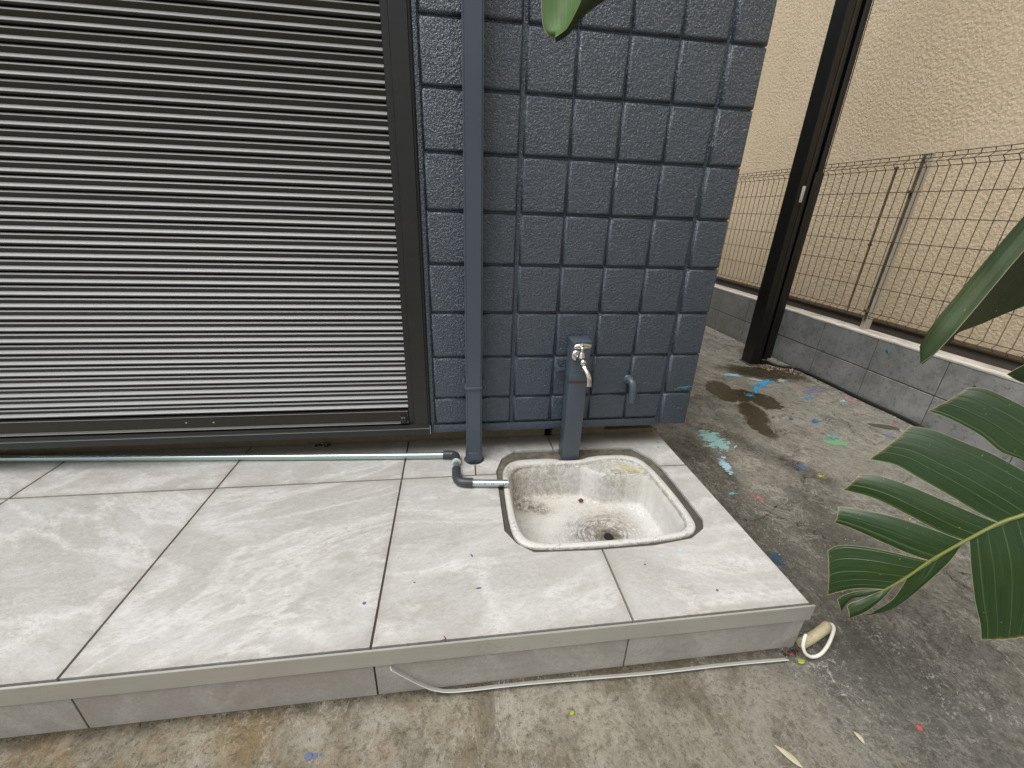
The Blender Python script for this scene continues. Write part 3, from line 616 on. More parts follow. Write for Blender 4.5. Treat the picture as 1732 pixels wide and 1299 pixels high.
# ================================================================ TAP PILLAR
tp = thing('tap_pillar', 'square navy standpipe with a metal garden tap at the back of the sink', 'tap', (1.229, -.037, 0))
box('post', 1.1965, 1.2625, -.0715, -.0085, -.04, .458, 'navys', tp, .0025)
box('cap', 1.1945, 1.2645, -.0735, -.0065, .4585, .476, 'navys', tp, .003)
box('band', 1.1940, 1.2650, -.0742, -.0060, .327, .353, 'navys', tp, .0015)
box('rust_line', 1.1955, 1.2635, -.0722, -.0717, .3195, .3265, 'rustline', tp); box('strap', 1.160, 1.1938, -.0190, -.0150, .346, .360, 'navys', tp, .001)
tube('strap_bolt', [(1.164, -.004, .357), (1.164, -.024, .357)], .010, 'navys', tp, 12)
tap = thing('tap_body', None, None, (0, 0, 0)); tap.name = 'tap'; tap.parent = tp; tap.location = Vector((1.213, -.0720, .425))-wloc(tp)
def lathe(name, c, axis, prof, mat, parent, seg=20):
    ax = Vector(axis).normalized(); u = ax.orthogonal().normalized(); v = ax.cross(u); V = []; Fc = []; n = len(prof)
    for d, r in prof:
        for k in range(seg):
            an = 2*math.pi*k/seg; V.append(Vector(c)+ax*d+(u*math.cos(an)+v*math.sin(an))*r)
    for i in range(n-1):
        for k in range(seg): Fc.append((i*seg+k, i*seg+(k+1) % seg, (i+1)*seg+(k+1) % seg, (i+1)*seg+k))
    Fc.append(tuple(range(seg))[::-1]); Fc.append(tuple(range((n-1)*seg, n*seg)))
    o = mk(name, V, Fc, mat, parent, smooth=True); autosmooth(o.data, 45); return o
lathe('rosette', (1.213, -.0717, .425), (0, -1, 0), [(0, .018), (.003, .0178), (.006, .015), (.0085, .011)], 'chrome', tap)
lathe('body', (1.213, -.078, .425), (.03, -1, 0), [(0, .0085), (.014, .0085), (.018, .0105), (.034, .0125), (.052, .0125), (.062, .0105), (.068, .0075), (.070, .003)], 'chrome', tap)
lathe('bonnet', (1.2145, -.118, .430), (0, 0, 1), [(0, .0110), (.008, .0110), (.010, .0095), (.020, .0080), (.022, .0055), (.033, .0050)], 'chrome', tap)
V, Fc = tube_vf([(1.186, -.122, .466), (1.192, -.121, .469), (1.2145, -.118, .471), (1.237, -.115, .469), (1.244, -.114, .466)], [.004, .0075, .0092, .0080, .0045], 12)
V2, F2 = tube_vf([(1.206, -.142, .4665), (1.210, -.131, .469), (1.2145, -.118, .470), (1.219, -.104, .469), (1.223, -.094, .4665)], [.004, .006, .0075, .006, .0045], 10)
mk('handle', V+V2, Fc+[tuple(i+len(V) for i in f) for f in F2], 'chrome', tap, smooth=True)
lathe('handle_screw', (1.2145, -.118, .4765), (0, 0, 1), [(0, .0065), (.003, .006), (.0045, .003)], 'chrome', tap, 12)
SC = 1.0
tube('spout', smooth_path([(1.2155, -.132, .418), (1.218, -.146, .410), (1.222, -.158, .402), (1.226, -.166, .392), (1.228, -.1695, .382), (1.229, -.170, .368)], 5), .0078, 'chrome', tap, 14)
lathe('spout_nut', (1.2185, -.147, .4095), (.25, -.75, -.6), [(-.004, .0085), (-.003, .0098), (.003, .0098), (.004, .0085)], 'chrome', tap, 8)
lathe('spout_rim', (1.229, -.170, .370), (0, 0, -1), [(0, .0085), (.003, .0093), (.006, .0093), (.007, .007)], 'chrome', tap, 14)

for ch_ in tap.children:
    ch_.location *= 1.12; ch_.scale = (1.12, 1.12, 1.12)
# capped stub on the wall
st = thing('wall_stub_pipe', 'short painted elbow pipe bending down out of the wall right of the tap', 'pipe', (1.455, -.02, .22))
tube('elbow_pipe', smooth_path([(1.447, .009, .302), (1.450, -.010, .303), (1.454, -.027, .296), (1.457, -.036, .280), (1.458, -.038, .255), (1.458, -.038, .222)], 6), .0150, 'navys', st, 18)
lathe('flange', (1.447, -.0032, .302), (0, -1, 0), [(0, .019), (.003, .018), (.006, .0145)], 'navys', st)

# ================================================================ SINK
sink = thing('floor_sink', 'dirty white enamel sink sunk into the tiled step below the tap', 'sink', (1.24, -.29, -.16))
CC = Vector((1.245, -.29)); NR = 144
def ray(poly):
    out = []
    for k in range(NR):
        an = 2*math.pi*k/NR; d = Vector((math.cos(an), math.sin(an))); best = None
        for i in range(len(poly)):
            a = Vector(poly[i])-CC; b = Vector(poly[(i+1) % len(poly)])-CC; e = b-a
            den = d.x*e.y-d.y*e.x
            if abs(den) < 1e-12: continue
            t = (a.x*e.y-a.y*e.x)/den; s = (a.x*d.y-a.y*d.x)/den
            if t > 0 and -1e-9 <= s <= 1+1e-9 and (best is None or t > best): best = t
        out.append(CC+d*best)
    return out
def chaikin(p, n=3):
    for _ in range(n):
        q = []
        for i in range(len(p)):
            a, b = Vector(p[i]), Vector(p[(i+1) % len(p)]); q += [a*.75+b*.25, a*.25+b*.75]
        p = q
    return [tuple(v) for v in p]
def inset(pts, d):
    n = len(pts); out = []
    for i in range(n):
        t = (pts[(i+1) % n]-pts[i-1]).normalized(); nn = Vector((-t.y, t.x)); out.append(pts[i]+nn*d)
    return out
RO = ray(chaikin([(.952, -.20), (.960, -.110), (1.005, -.060), (1.10, -.058), (1.170, -.060), (1.188, -.078), (1.275, -.078), (1.295, -.062), (1.36, -.052), (1.475, -.058), (1.520, -.110), (1.536, -.25), (1.538, -.43), (1.520, -.490), (1.455, -.512), (1.25, -.522), (1.01, -.516), (.958, -.482), (.948, -.40)], 3))
I0 = ray(chaikin([(.974, -.22), (.985, -.140), (1.030, -.096), (1.16, -.100), (1.27, -.104), (1.36, -.078), (1.455, -.082), (1.492, -.125), (1.508, -.25), (1.512, -.42), (1.495, -.472), (1.44, -.492), (1.25, -.500), (1.03, -.494), (.985, -.465), (.972, -.38)], 3))
I1 = ray(chaikin([(.974, -.22), (.985, -.140), (1.030, -.096), (1.16, -.102), (1.268, -.108), (1.272, -.112), (1.325, -.160), (1.335, -.163), (1.47, -.178), (1.497, -.195), (1.510, -.27), (1.512, -.42), (1.495, -.472), (1.44, -.492), (1.25, -.500), (1.03, -.494), (.985, -.465), (.972, -.38)], 1))
def lerp2(A, B, t): return [a*(1-t)+b*t for a, b in zip(A, B)]
RI = lerp2(RO, I0, .55)
DC = Vector((1.310, -.335)); 
def circle(r): return [DC+Vector((math.cos(2*math.pi*k/NR), math.sin(2*math.pi*k/NR)))*r for k in range(NR)]
FL = inset(I1, .028)
SH = .072
rings = [(RO, -.035), (RO, -.004), (inset(RO, .002), -.001), (inset(RO, .006), .0012), (lerp2(RO, I0, .5), .0022), (lerp2(RO, I0, .75), .0012), (lerp2(RO, I0, .92), -.003), (I0, -.009), (lerp2(I0, I1, .12), -.0125), (lerp2(I0, I1, .5), -.0130), (lerp2(I0, I1, .9), -.0125), (I1, -.0140), (inset(I1, .003), -.019),
         (inset(I1, .008), -.045), (inset(I1, .012), -.085), (inset(I1, .016), -.120), (inset(I1, .019), -.129), (FL, -.1345),
         (lerp2(FL, circle(SH), .4), -.1365), (lerp2(FL, circle(SH), .8), -.139), (circle(SH), -.1395), (circle(SH*.93), -.1415), (circle(SH*.84), -.1455), (circle(SH*.72), -.1485), (circle(SH*.5), -.1500), (circle(.018), -.1505)]
V = []; Fc = []
for pts, z in rings:
    for p in pts: V.append((p.x, p.y, z))
for r in range(len(rings)-1):
    for k in range(NR): Fc.append((r*NR+k, r*NR+(k+1) % NR, (r+1)*NR+(k+1) % NR, (r+1)*NR+k))
basin = mk('basin', V, Fc, 'basin', sink, smooth=True); autosmooth(basin.data, 50)
lathe('drain', (DC.x, DC.y, -.1512), (0, 0, 1), [(0, .015), (.0018, .0145), (.0022, .012), (.0006, .010), (.0004, .002)], 'dark', sink, 20)
# rough mortar collar between the cut tiles and the rim
MO = ray(MORT); V = []; Fc = []; rr = 5
for r in range(rr+1):
    t = r/rr
    for k in range(NR):
        p = MO[k]*(1-t)+RO[k]*t
        z = -.0065+.0022*mnoise.noise(Vector((p.x*60, p.y*60, 1)))+.0016*mnoise.noise(Vector((p.x*160, p.y*160, 5)))-(.002 if r in (0, rr) else 0)
        V.append((p.x, p.y, z))
for r in range(rr):
    for k in range(NR): Fc.append((r*NR+k, r*NR+(k+1) % NR, (r+1)*NR+(k+1) % NR, (r+1)*NR+k))
mk('mortar_collar', V, Fc, 'mortar', sink, smooth=True)
husk = mk('dried_husk', *tube_vf([(1.247, -.163, -.127), (1.251, -.165, -.126), (1.257, -.166, -.124), (1.263, -.166, -.126), (1.268, -.165, -.128)], [.001, .006, .0085, .005, .001], 7), 'rust', None)
tag(husk, 'small red brown dried husk lying in the white sink', 'husk')

# ================================================================ DRAIN PIPE ALONG THE STEP
pl = thing('pvc_drain_pipe', 'thin grey pipe with two elbows lying on the tiles and ending in the sink', 'pipe', (.4, -.03, 0))
R0 = .0125
tube('pipe_run', [(-2.3, .176, .0135), (-.809, .074, .0135), (.414, -.008, .0135), (.765, -.029, .0135)], R0, 'pipe', pl, 24)
tube('pipe_run', [(.7905, -.060, .0145), (.7905, -.165, .0140)], R0*.95, 'pipe', pl, 24)
pr_ = tube('pipe_run', [(.815, -.2085, .0145), (.967, -.2265, .0165)], R0, 'pipe', pl, 24)
tube('elbow', smooth_path([(.742, -.0275, .0160), (.762, -.0290, .0160), (.778, -.0315, .0162), (.787, -.0400, .0165), (.7900, -.0560, .0165), (.7905, -.083, .0165)], 6), .0162, 'elbow', pl, 24)
tube('elbow', smooth_path([(.7905, -.128, .0165), (.7905, -.155, .0165), (.7925, -.180, .0165), (.800, -.1985, .0165), (.816, -.2080, .0165), (.846, -.2125, .0165)], 6), .0162, 'elbow', pl, 24)
lathe('elbow_lip', (.7905, -.083, .0165), (0, -1, 0), [(-.001, .0166), (.0015, .0166)], 'print', pl, 24)
V = []; Fc = []
d = (Vector((.967, -.2265, .0165))-Vector((.815, -.2085, .0145))).normalized()
for i in range(26):
    if random.random() < .15: continue
    p = Vector((.852, -.2128, .0150))+d*(.0040*i); L = random.uniform(.0010, .0026)
    for s0, s1 in ((-.06, .10), (.16, .30)) if random.random() < .5 else ((-.06, .30),):
        k = len(V)
        for q, an in ((0, s0), (L, s0), (L, s1), (0, s1)):
            an += 2.05; c = p+d*q; V.append(c+Vector((0, -math.sin(an-math.pi/2+.55), math.cos(an-math.pi/2+.55)))*(R0+.0003))
        Fc.append((k, k+1, k+2, k+3))
mk('printed_marks', V, Fc, 'print', pl)

# ================================================================ BLOCK WALL + FENCE
bw = thing('block_wall', 'low grey concrete block wall below the mesh fence', 'wall', (3.40, 1.0, GZ))
XB = 3.34
box('mortar_core', XB+.0035, XB+.116, -2.8, 6.4, GZ+.001, .2285, 'joint', bw)
by = [.3175+.3965*i for i in range(-8, 16)]
blk = {}
def block_mesh(h):
    if h not in blk:
        me = mkmesh('b', *box_vf(0, .05, .0022, .3943, 0, h), 'block'); bev(me, .0022, 1, False); blk[h] = me; me.name = 'block'
    return blk[h]
for y in by[:-1]:
    link('block', block_mesh(.183), bw, Vector((XB+random.uniform(-.0008, .0008), y, -.152))-wloc(bw))
for y in by[:-1]:
    link('block', block_mesh(.1905), bw, Vector((XB+random.uniform(-.0008, .0008), y, .0365))-wloc(bw))
box('coping', XB-.001, XB+.121, -2.8, 6.4, .2290, .2420, 'coping', bw, .002)

fence = thing('mesh_fence', 'brown welded wire mesh fence on top of the block wall', 'fence', (3.40, 1.0, .242))
XF = 3.395
for y in (-1.10, .905, 2.905, 4.905):
    extrude_profile('fence_post', [(XF+.012+a, y+b) for a, b in ((0, -.013), (.003, -.016), (.043, -.016), (.046, -.013), (.046, .013), (.043, .016), (.003, .016), (0, .013))], .242, 1.236, 'fpost', fence, axis='z')
    box('post_dark_strip', XF+.0062, XF+.0112, y-.012, y+.003, .30, 1.234, 'wire', fence, .001)  # dark strip added to darken the post's side face
    box('post_cap', XF+.010, XF+.060, y-.018, y+.018, 1.2365, 1.242, 'fpost', fence, .002)
    for z in (.36, 1.05): box('clamp', XF-.006, XF+.0115, y-.012, y+.012, z-.008, z+.008, 'wire', fence, .0015)
zz = [(0, .318), (-.022, .336), (0, .356), (0, 1.173), (-.026, 1.196), (.003, 1.217), (-.002, 1.238)]
wire_me = None
ys = [.443+.0597*i for i in range(-22, 75)]
for y in ys:
    if wire_me is None:
        V, Fc = tube_vf([(a, 0, b) for a, b in zz], .0023, 5); wire_me = mkmesh('vertical_wire', V, Fc, 'wire', True)
    link('vertical_wire', wire_me, fence, Vector((XF, y, 0))-wloc(fence))
for x, z in ((-.002, 1.238), (.003, 1.217), (-.026, 1.196), (0, 1.173), (0, 1.048), (0, .911), (0, .775), (0, .641), (0, .506), (0, .356), (-.022, .336), (0, .318)):
    tube('horizontal_wire', [(XF+x-.0035, -.95, z), (XF+x-.0035, 4.95, z)], .0023, 'wire', fence, 5)
tube('panel_rod', [(XF+.010, 1.040, .315), (XF+.010, 1.040, 1.19)], .0042, 'wire', fence, 8)
for z in (.75, 1.18, .325): box('rod_clip', XF-.004, XF+.014, 1.034, 1.046, z-.006, z+.006, 'joint', fence)

# ================================================================ NEIGHBOUR HOUSE
nb = thing('neighbour_house', 'cream stucco wall of the neighbouring house behind the fence', 'house', (3.9, 1.5, GZ))
box('stucco_wall', 3.82, 6.5, -4.0, 8.0, .235, 5.5, 'stucco', nb)
box('drip_flashing', 3.798, 3.8195, -4.0, 8.0, .214, .240, 'wire', nb, .002)
box('base_wall', 3.835, 6.4, -4.0, 8.0, GZ+.001, .234, 'flash', nb)
box('flashing_apron', 3.815, 3.8345, -4.0, 8.0, .10, .2135, 'flash', nb, .001)

# ================================================================ CARPORT POST
cp = thing('carport_post', 'tall black aluminium carport post with a grooved side', 'post', (3.11, 1.365, GZ))
extrude_profile('post', [(3.020, 1.420), (3.020, 1.314), (3.024, 1.310), (3.096, 1.310), (3.098, 1.312), (3.098, 1.420)], GZ+.001, 3.3, 'black', cp, axis='z')
extrude_profile('channel', [(3.0985, 1.325), (3.112, 1.325), (3.112, 1.345), (3.132, 1.345), (3.132, 1.318), (3.140, 1.3135), (3.166, 1.3135), (3.172, 1.320), (3.172, 1.415), (3.0985, 1.415)], -.10, 3.3, 'black', cp, axis='z')
box('channel_ridge', 3.066, 3.078, 1.3065, 1.3095, .15, 3.3, 'blackg', cp, .001); box('channel_ridge', 3.1690, 3.1725, 1.3085, 1.3130, -.05, 3.3, 'blackg', cp, .001)
box('sleeve', 3.1125, 3.1745, 1.3065, 1.3130, -.10, 1.165, 'black', cp, .001)
t_ = box('tag', 3.044, 3.066, 1.3030, 1.3062, .985, 1.082, 'tag', cp, .001)
tube('sleeve_foot', [(3.142, 1.345, GZ+.002), (3.142, 1.345, -.09)], .030, 'black', cp, 14)
lathe('hose_clamp', (3.142, 1.345, -.118), (0, 0, 1), [(0, .0315), (.006, .0315)], 'screw', cp, 16)
box('base_plate', 3.006, 3.115, 1.297, 1.43, GZ+.0015, GZ+.0055, 'joint', cp, .001)

hose = tube('drain_hose', smooth_path([(3.170, 1.345, -.138), (3.195, 1.288, -.141), (3.245, 1.235, -.142), (3.305, 1.205, -.142), (3.322, 1.115, -.142), (3.323, .908, -.142), (3.318, .667, -.142), (3.323, .47, -.142), (3.322, .33, -.1425), (3.318, .26, -.150)], 6), .0105, 'rubber', None, 10)
tag(hose, 'black rubber hose lying along the foot of the block wall', 'hose')

# ================================================================ LOOSE THINGS AT THE STEP
def sweep(name, path, wv, tw, th, mat, parent=None):
    path = [Vector(p) for p in path]; V = []; Fc = []; N = len(path); wv = Vector(wv).normalized()
    for i, p in enumerate(path):
        t = (path[min(N-1, i+1)]-path[max(0, i-1)]).normalized(); a = (wv-t*wv.dot(t)).normalized(); b = t.cross(a)
        for s, q in ((-1, -1), (1, -1), (1, 1), (-1, 1)): V.append(p+a*s*tw/2+b*q*th/2)
    for i in range(N-1):
        for k in range(4): Fc.append((i*4+k, i*4+(k+1) % 4, (i+1)*4+(k+1) % 4, (i+1)*4+k))
    Fc += [(0, 3, 2, 1), (N*4-4, N*4-3, N*4-2, N*4-1)]
    return mk(name, V, Fc, mat, parent)
s1 = sweep('plastic_strip', smooth_path([(.640, -.7745, -.054), (.672, -.7765, -.085), (.705, -.7775, -.117), (.738, -.780, -.1375), (.790, -.7825, -.1455), (.96, -.7835, -.1465), (1.256, -.792, -.1485), (1.45, -.793, -.1490), (1.62, -.797, -.1500)], 8), (0, -.75, .66), .0165, .0022, 'strip')
tag(s1, 'long pale plastic strip curling up against the tiled riser', 'strip')
cd = thing('ribbed_conduit', 'short cream ribbed conduit lying at the right corner of the step', 'conduit', (1.715, -.76, GZ))
V = []; Fc = []; pts = smooth_path([(1.676, -.772, -.137), (1.700, -.7665, -.133), (1.730, -.7580, -.130), (1.760, -.7480, -.128), (1.785, -.738, -.130)], 18)
tube('ribbed_tube', pts, [.0130 if i % 4 < 2 else .0104 for i in range(len(pts))], 'conduit', cd, 16)
c1 = tube('white_cable', smooth_path([(1.672, -.7775, -.0930), (1.664, -.7840, -.100), (1.659, -.792, -.115), (1.664, -.800, -.130), (1.680, -.805, -.139), (1.705, -.803, -.138), (1.735, -.790, -.130), (1.762, -.772, -.119), (1.779, -.757, -.112), (1.784, -.745, -.113), (1.787, -.738, -.125)], 7), .0042, 'cable', None, 10)
tag(c1, 'white cable looping around the ribbed conduit at the step corner', 'cable')

def leaflet(name, c, L, W_, rot, mat, curl=.004, label=None, cat='leaf'):
    V = []; Fc = []; n = 7
    for i in range(n):
        t = i/(n-1); wv = W_*math.sin(math.pi*min(1, max(.03, t**.8)))/2
        for s in (-1, 0, 1):
            x = (t-.5)*L; y = s*wv; z = .0015+curl*(abs(s)*.7+math.sin(t*3.1))*1.0
            V.append((c[0]+x*math.cos(rot)-y*math.sin(rot), c[1]+x*math.sin(rot)+y*math.cos(rot), c[2]+z))
    for i in range(n-1):
        for s in range(2): a = i*3+s; Fc.append((a, a+1, a+4, a+3))
    o = mk(name, V, Fc, mat, None, smooth=True)
    md = o.modifiers.new('t', 'SOLIDIFY'); md.thickness = .0005
    return tag(o, label, cat)
leaflet('fallen_leaf', (1.040, -.854, GZ), .013, .010, .6, 'limeleaf', .001, 'tiny round yellow green leaf lying on the concrete before the step')
leaflet('fallen_leaf', (1.655, -.806, GZ), .022, .014, .2, 'limeleaf', .002, 'small bright green leaf scrap below the white cable loop')
leaflet('fallen_leaf', (1.470, -.985, GZ), .058, .014, 2.2, 'dry', .003, 'long narrow pale dry leaf at the bottom edge of the yard')
leaflet('fallen_leaf', (1.652, -.972, GZ), .026, .010, 1.75, 'dry', .003, 'short cream dried leaf on the concrete right of the narrow one')

def scatter(name, n, fn, size, mats, label, parent=None, cat=None, flat=.5):
    V = []; Fc = []; mi = []
    for i in range(n):
        c = Vector(fn()); s = random.uniform(*size); k = len(V); ax = Vector((random.uniform(-1, 1), random.uniform(-1, 1), random.uniform(-.3, .3))).normalized()
        b = ax.cross(Vector((random.uniform(-.3, .3), random.uniform(-.3, .3), 1))).normalized(); nn = ax.cross(b)
        el = random.uniform(.4, .8)
        V += [c-ax*s, c+b*s*el, c+ax*s, c-b*s*el, c+nn*s*flat, c-nn*s*flat*.6]
        Fc += [(k, k+1, k+4), (k+1, k+2, k+4), (k+2, k+3, k+4), (k+3, k, k+4), (k+1, k, k+5), (k+2, k+1, k+5), (k+3, k+2, k+5), (k, k+3, k+5)]; mi += [random.randrange(len(mats))]*8
    o = mk(name, V, Fc, mats[0], parent)
    for m_ in mats[1:]: o.data.materials.append(MT[m_])
    for p, q in zip(o.data.polygons, mi): p.material_index = q
    return tag(o, label, cat, None, 'stuff')
def lit():
    t = random.random()**.8; return (3.03+t*.24+random.gauss(0, .02), 1.27-t*.13+random.gauss(0, .030), GZ+.004)
scatter('leaf_litter', 240, lit, (.004, .011), ['soil', 'soil', 'soil', 'dry', 'rust'], 'brown leaf litter and chips heaped at the foot of the black post', cat='litter')
scatter('wall_foot_debris', 190, lambda: (3.306+random.gauss(0, .016), random.uniform(.15, 2.6), GZ+.003), (.002, .008), ['pebble', 'pebble', 'soil', 'dry', 'joint'], 'crumbs of mortar and leaf bits along the foot of the block wall', cat='debris')
scatter('yard_grit', 170, lambda: (random.uniform(1.75, 3.2), random.uniform(-.8, 1.1), GZ+.001), (.0012, .004), ['pebble', 'joint', 'dry'], 'scattered grit on the concrete yard', cat='grit')
scatter('riser_foot_dirt', 900, lambda: (random.uniform(-.9, 1.67), -.7685-abs(random.gauss(0, .0035)), GZ+.0008), (.0008, .0026), ['joint', 'joint', 'dark', 'soil'], 'dirt collected in the corner below the tiled riser', cat='dirt')
scatter('corner_twigs', 26, lambda: (1.645+random.gauss(0, .018), -.783+random.gauss(0, .006), GZ+.004), (.003, .007), ['soil', 'dark', 'rust'], 'reddish dead bits at the step corner beside the conduit', cat='litter')
scatter('tile_edge_dirt', 160, lambda: (random.uniform(-1.2, 1.6), .108-abs(random.gauss(0, .006)), .0012), (.0010, .0032), ['soil', 'found', 'joint'], 'dust at the back edge of the tiles under the wall', cat='dirt')
def nest():
    return (.272+random.gauss(0, .012), .090+random.gauss(0, .005), .006+random.random()*.010)
scatter('insect_remains', 46, nest, (.003, .008), ['joint', 'dark', 'pebble', 'soil'], 'small clump of dead insects and grit behind the long pipe', cat='debris')
sp = thing('paper_roll_scrap', 'tiny curled dark scrap on the tile behind the long pipe', 'scrap', (.290, .088, 0))
tube('scrap_ring', [(.286+.008*math.cos(a), .088, .010+.008*math.sin(a)) for a in [i*.5 for i in range(13)]], .0014, 'joint', sp, 6)
tw = tube('twig', smooth_path([(.748, -.765, .004), (.756, -.764, .007), (.762, -.760, .004), (.757, -.757, .009)], 4), .0009, 'soil', None, 6)
tag(tw, 'tiny bent twig on the front edge of the metal trim', 'twig')

# ================================================================ PAINT SPATTERS
def pmat(name, c): MT[name] = simple(name, c, .55, var=.25, vscale=180)
pmat('paint_cyan', (.05, .36, .62)); pmat('paint_mint', (.36, .60, .60)); pmat('paint_sky', (.40, .58, .68)); pmat('paint_blue', (.06, .16, .38)); pmat('paint_green', (.13, .40, .18)); pmat('paint_teal', (.12, .42, .40))
pmat('paint_pink', (.46, .17, .18)); pmat('paint_red', (.50, .07, .06)); pmat('paint_violet', (.20, .19, .34)); pmat('paint_yellow', (.50, .52, .05)); pmat('paint_navy', (.035, .075, .13)); pmat('paint_indigo', (.10, .125, .23)); pmat('paint_white', (.55, .56, .54))
def splash(cx, cy, rx, ry, rot, mat, n=14, dens=1.0, seed=0, parent=None, z=None, solid=False):
    rnd = random.Random(seed*97+int(cx*1000)); V = []; Fc = []; z = GZ+.0012 if z is None else z
    for i in range(n if solid else n*5):
        first = i == 0 and solid
        a = 0 if first else rnd.gauss(0, .42); b = 0 if first else rnd.gauss(0, .42); s = 1.0 if first else (rnd.random()**2.5*.20+.025)*dens
        px, py = rx*a, ry*b; m = 22 if first else rnd.randint(7, 11); rr = 0 if first else rnd.uniform(-.6, .6); k = len(V)
        el = 1.0 if first else rnd.uniform(1.0, 2.8)
        for j in range(m):
            an = 2*math.pi*j/m; q = rnd.uniform(.62, 1.1) if not first else rnd.uniform(.78, 1.05)
            sx = (rx if first else max(rx, ry)*el)*s; sy = (ry if first else max(rx, ry)/el)*s
            dx, dy = q*sx*math.cos(an), q*sy*math.sin(an)
            x = px+dx*math.cos(rr)-dy*math.sin(rr); y = py+dx*math.sin(rr)+dy*math.cos(rr)
            V.append((cx+x*math.cos(rot)-y*math.sin(rot), cy+x*math.sin(rot)+y*math.cos(rot), z+i*.00003))
        Fc.append(tuple(range(k, k+m)))
    return mk('paint_splash', V, Fc, mat, parent or ground)
SPL = [(2.865, .955, .085, .028, .55, 'paint_cyan', 26), (2.745, .865, .075, .012, .95, 'paint_cyan', 18), (2.640, .775, .030, .035, .2, 'paint_cyan', 14), (2.745, 1.115, .070, .030, -.3, 'paint_sky', 20), (2.86, 1.02, .06, .02, -.5, 'paint_white', 12),
       (2.075, .285, .055, .075, -.3, 'paint_mint', 34), (2.085, .215, .060, .045, .3, 'paint_mint', 24), (2.000, .055, .018, .065, -.35, 'paint_sky', 18), (2.790, .420, .045, .025, .5, 'paint_blue', 14), (2.66, .455, .03, .02, .4, 'paint_navy', 8),
       (2.700, .190, .060, .022, -.35, 'paint_green', 10, True), (2.724, .245, .045, .022, .1, 'paint_teal', 16), (2.344, .008, .016, .030, -.3, 'paint_blue', 10), (2.379, -.066, .020, .018, -.2, 'paint_yellow', 8), (1.991, -.173, .035, .035, 0, 'paint_pink', 7), (1.900, -.147, .022, .010, .2, 'paint_teal', 7),
       (1.925, -.265, .014, .014, 0, 'paint_teal', 5), (2.993, .715, .040, .022, .2, 'paint_cyan', 10), (3.255, .665, .040, .020, -.9, 'paint_pink', 9, True), (3.186, .655, .03, .02, 0, 'paint_sky', 8), (3.102, .477, .022, .014, -.4, 'paint_red', 6), (3.12, .82, .09, .03, .1, 'paint_violet', 10), (3.05, .86, .05, .03, 0, 'paint_pink', 5),
       (3.13, .33, .08, .03, -.35, 'joint', 14, True), (3.20, .335, .03, .02, 0, 'paint_pink', 6), (3.06, .245, .035, .025, 0, 'paint_violet', 8), (2.93, .09, .02, .012, 0, 'paint_indigo', 5), (1.840, -.490, .022, .036, -.2, 'paint_navy', 16),
       (.482, -.870, .0085, .0085, .4, 'paint_indigo', 1, True), (.494, -.8705, .0060, .0062, .2, 'paint_indigo', 1, True), (.505, -.8700, .0028, .0026, 0, 'paint_indigo', 1, True), (1.809, -.971, .007, .006, 0, 'paint_red', 4, True), (3.03, 1.0, .05, .03, 0, 'paint_white', 10)]
for i, a in enumerate(SPL): splash(*a[:7], seed=i, solid=(len(a) > 7))
TS = [(.5655, -.646, .0048, .0045, 0, 'paint_indigo'), (.680, -.597, .003, .002, 0, 'joint'), (1.424, -.559, .007, .005, 0, 'paint_sky'), (1.452, -.700, .003, .004, 0, 'joint'), (1.635, .022, .005, .006, 0, 'paint_cyan'), (1.618, -.016, .005, .006, 0, 'paint_cyan'), (.829, -.522, .003, .008, .5, 'paint_indigo'), (.842, -.631, .008, .0035, .1, 'paint_indigo'), (1.30, -.60, .003, .003, 0, 'joint'), (1.36, -.575, .009, .004, 0, 'paint_sky')]
for i, a in enumerate(TS): splash(*a, 1, seed=50+i, parent=patio, z=.0006, solid=True)
def vflake(y, z, a, b, mat, n, seed):
    rnd = random.Random(seed); V = []; Fc = []
    for i in range(n):
        cy, cz = y+rnd.gauss(0, .3)*a, z+rnd.gauss(0, .3)*b; k = len(V)
        for j in range(8):
            an = j*math.pi/4; V.append((XB-.0015, cy+a*.5*rnd.uniform(.5, 1)*math.cos(an)+.3*b*math.sin(an), cz+b*.4*rnd.uniform(.5, 1)*math.sin(an)))
        Fc.append(tuple(range(k, k+8)))
    mk('paint_splash', V, Fc, mat, bw)
vflake(.64, .180, .018, .022, 'paint_teal', 5, 3); vflake(.17, .150, .012, .018, 'dark', 3, 4)

# ================================================================ BROAD-LEAVED PLANT
plant = thing('broadleaf_plant', 'large broad leaved plant reaching in from the right with torn green leaves', 'plant', (2.55, -1.30, GZ))
O_ = Vector(LEAF_A['O']); E1 = Vector(LEAF_A['e1']); E2 = Vector(LEAF_A['e2']); NN = E1.cross(E2)
if NN.dot(Vector((.796, -1.4012, .8902))-O_) < 0: NN = -NN
def resample(P, n):
    P = [Vector(p) for p in P]; P = smooth_path([tuple(p)+(0,)*(3-len(p)) for p in P], 6)
    L = [0]
    for a, b in zip(P, P[1:]): L.append(L[-1]+(b-a).length)
    out = []; j = 0
    for i in range(n):
        t = L[-1]*i/(n-1)
        while j < len(L)-2 and L[j+1] < t: j += 1
        f_ = (t-L[j])/max(1e-9, L[j+1]-L[j]); out.append(P[j].lerp(P[j+1], min(1, f_)))
    return out
def bend(s, t):
    """droop of the blade away from the midrib and along its length"""
    return -.55*t*t + .010*math.sin(s*22+t*9)*abs(t)*2 - .25*max(0, s)**2
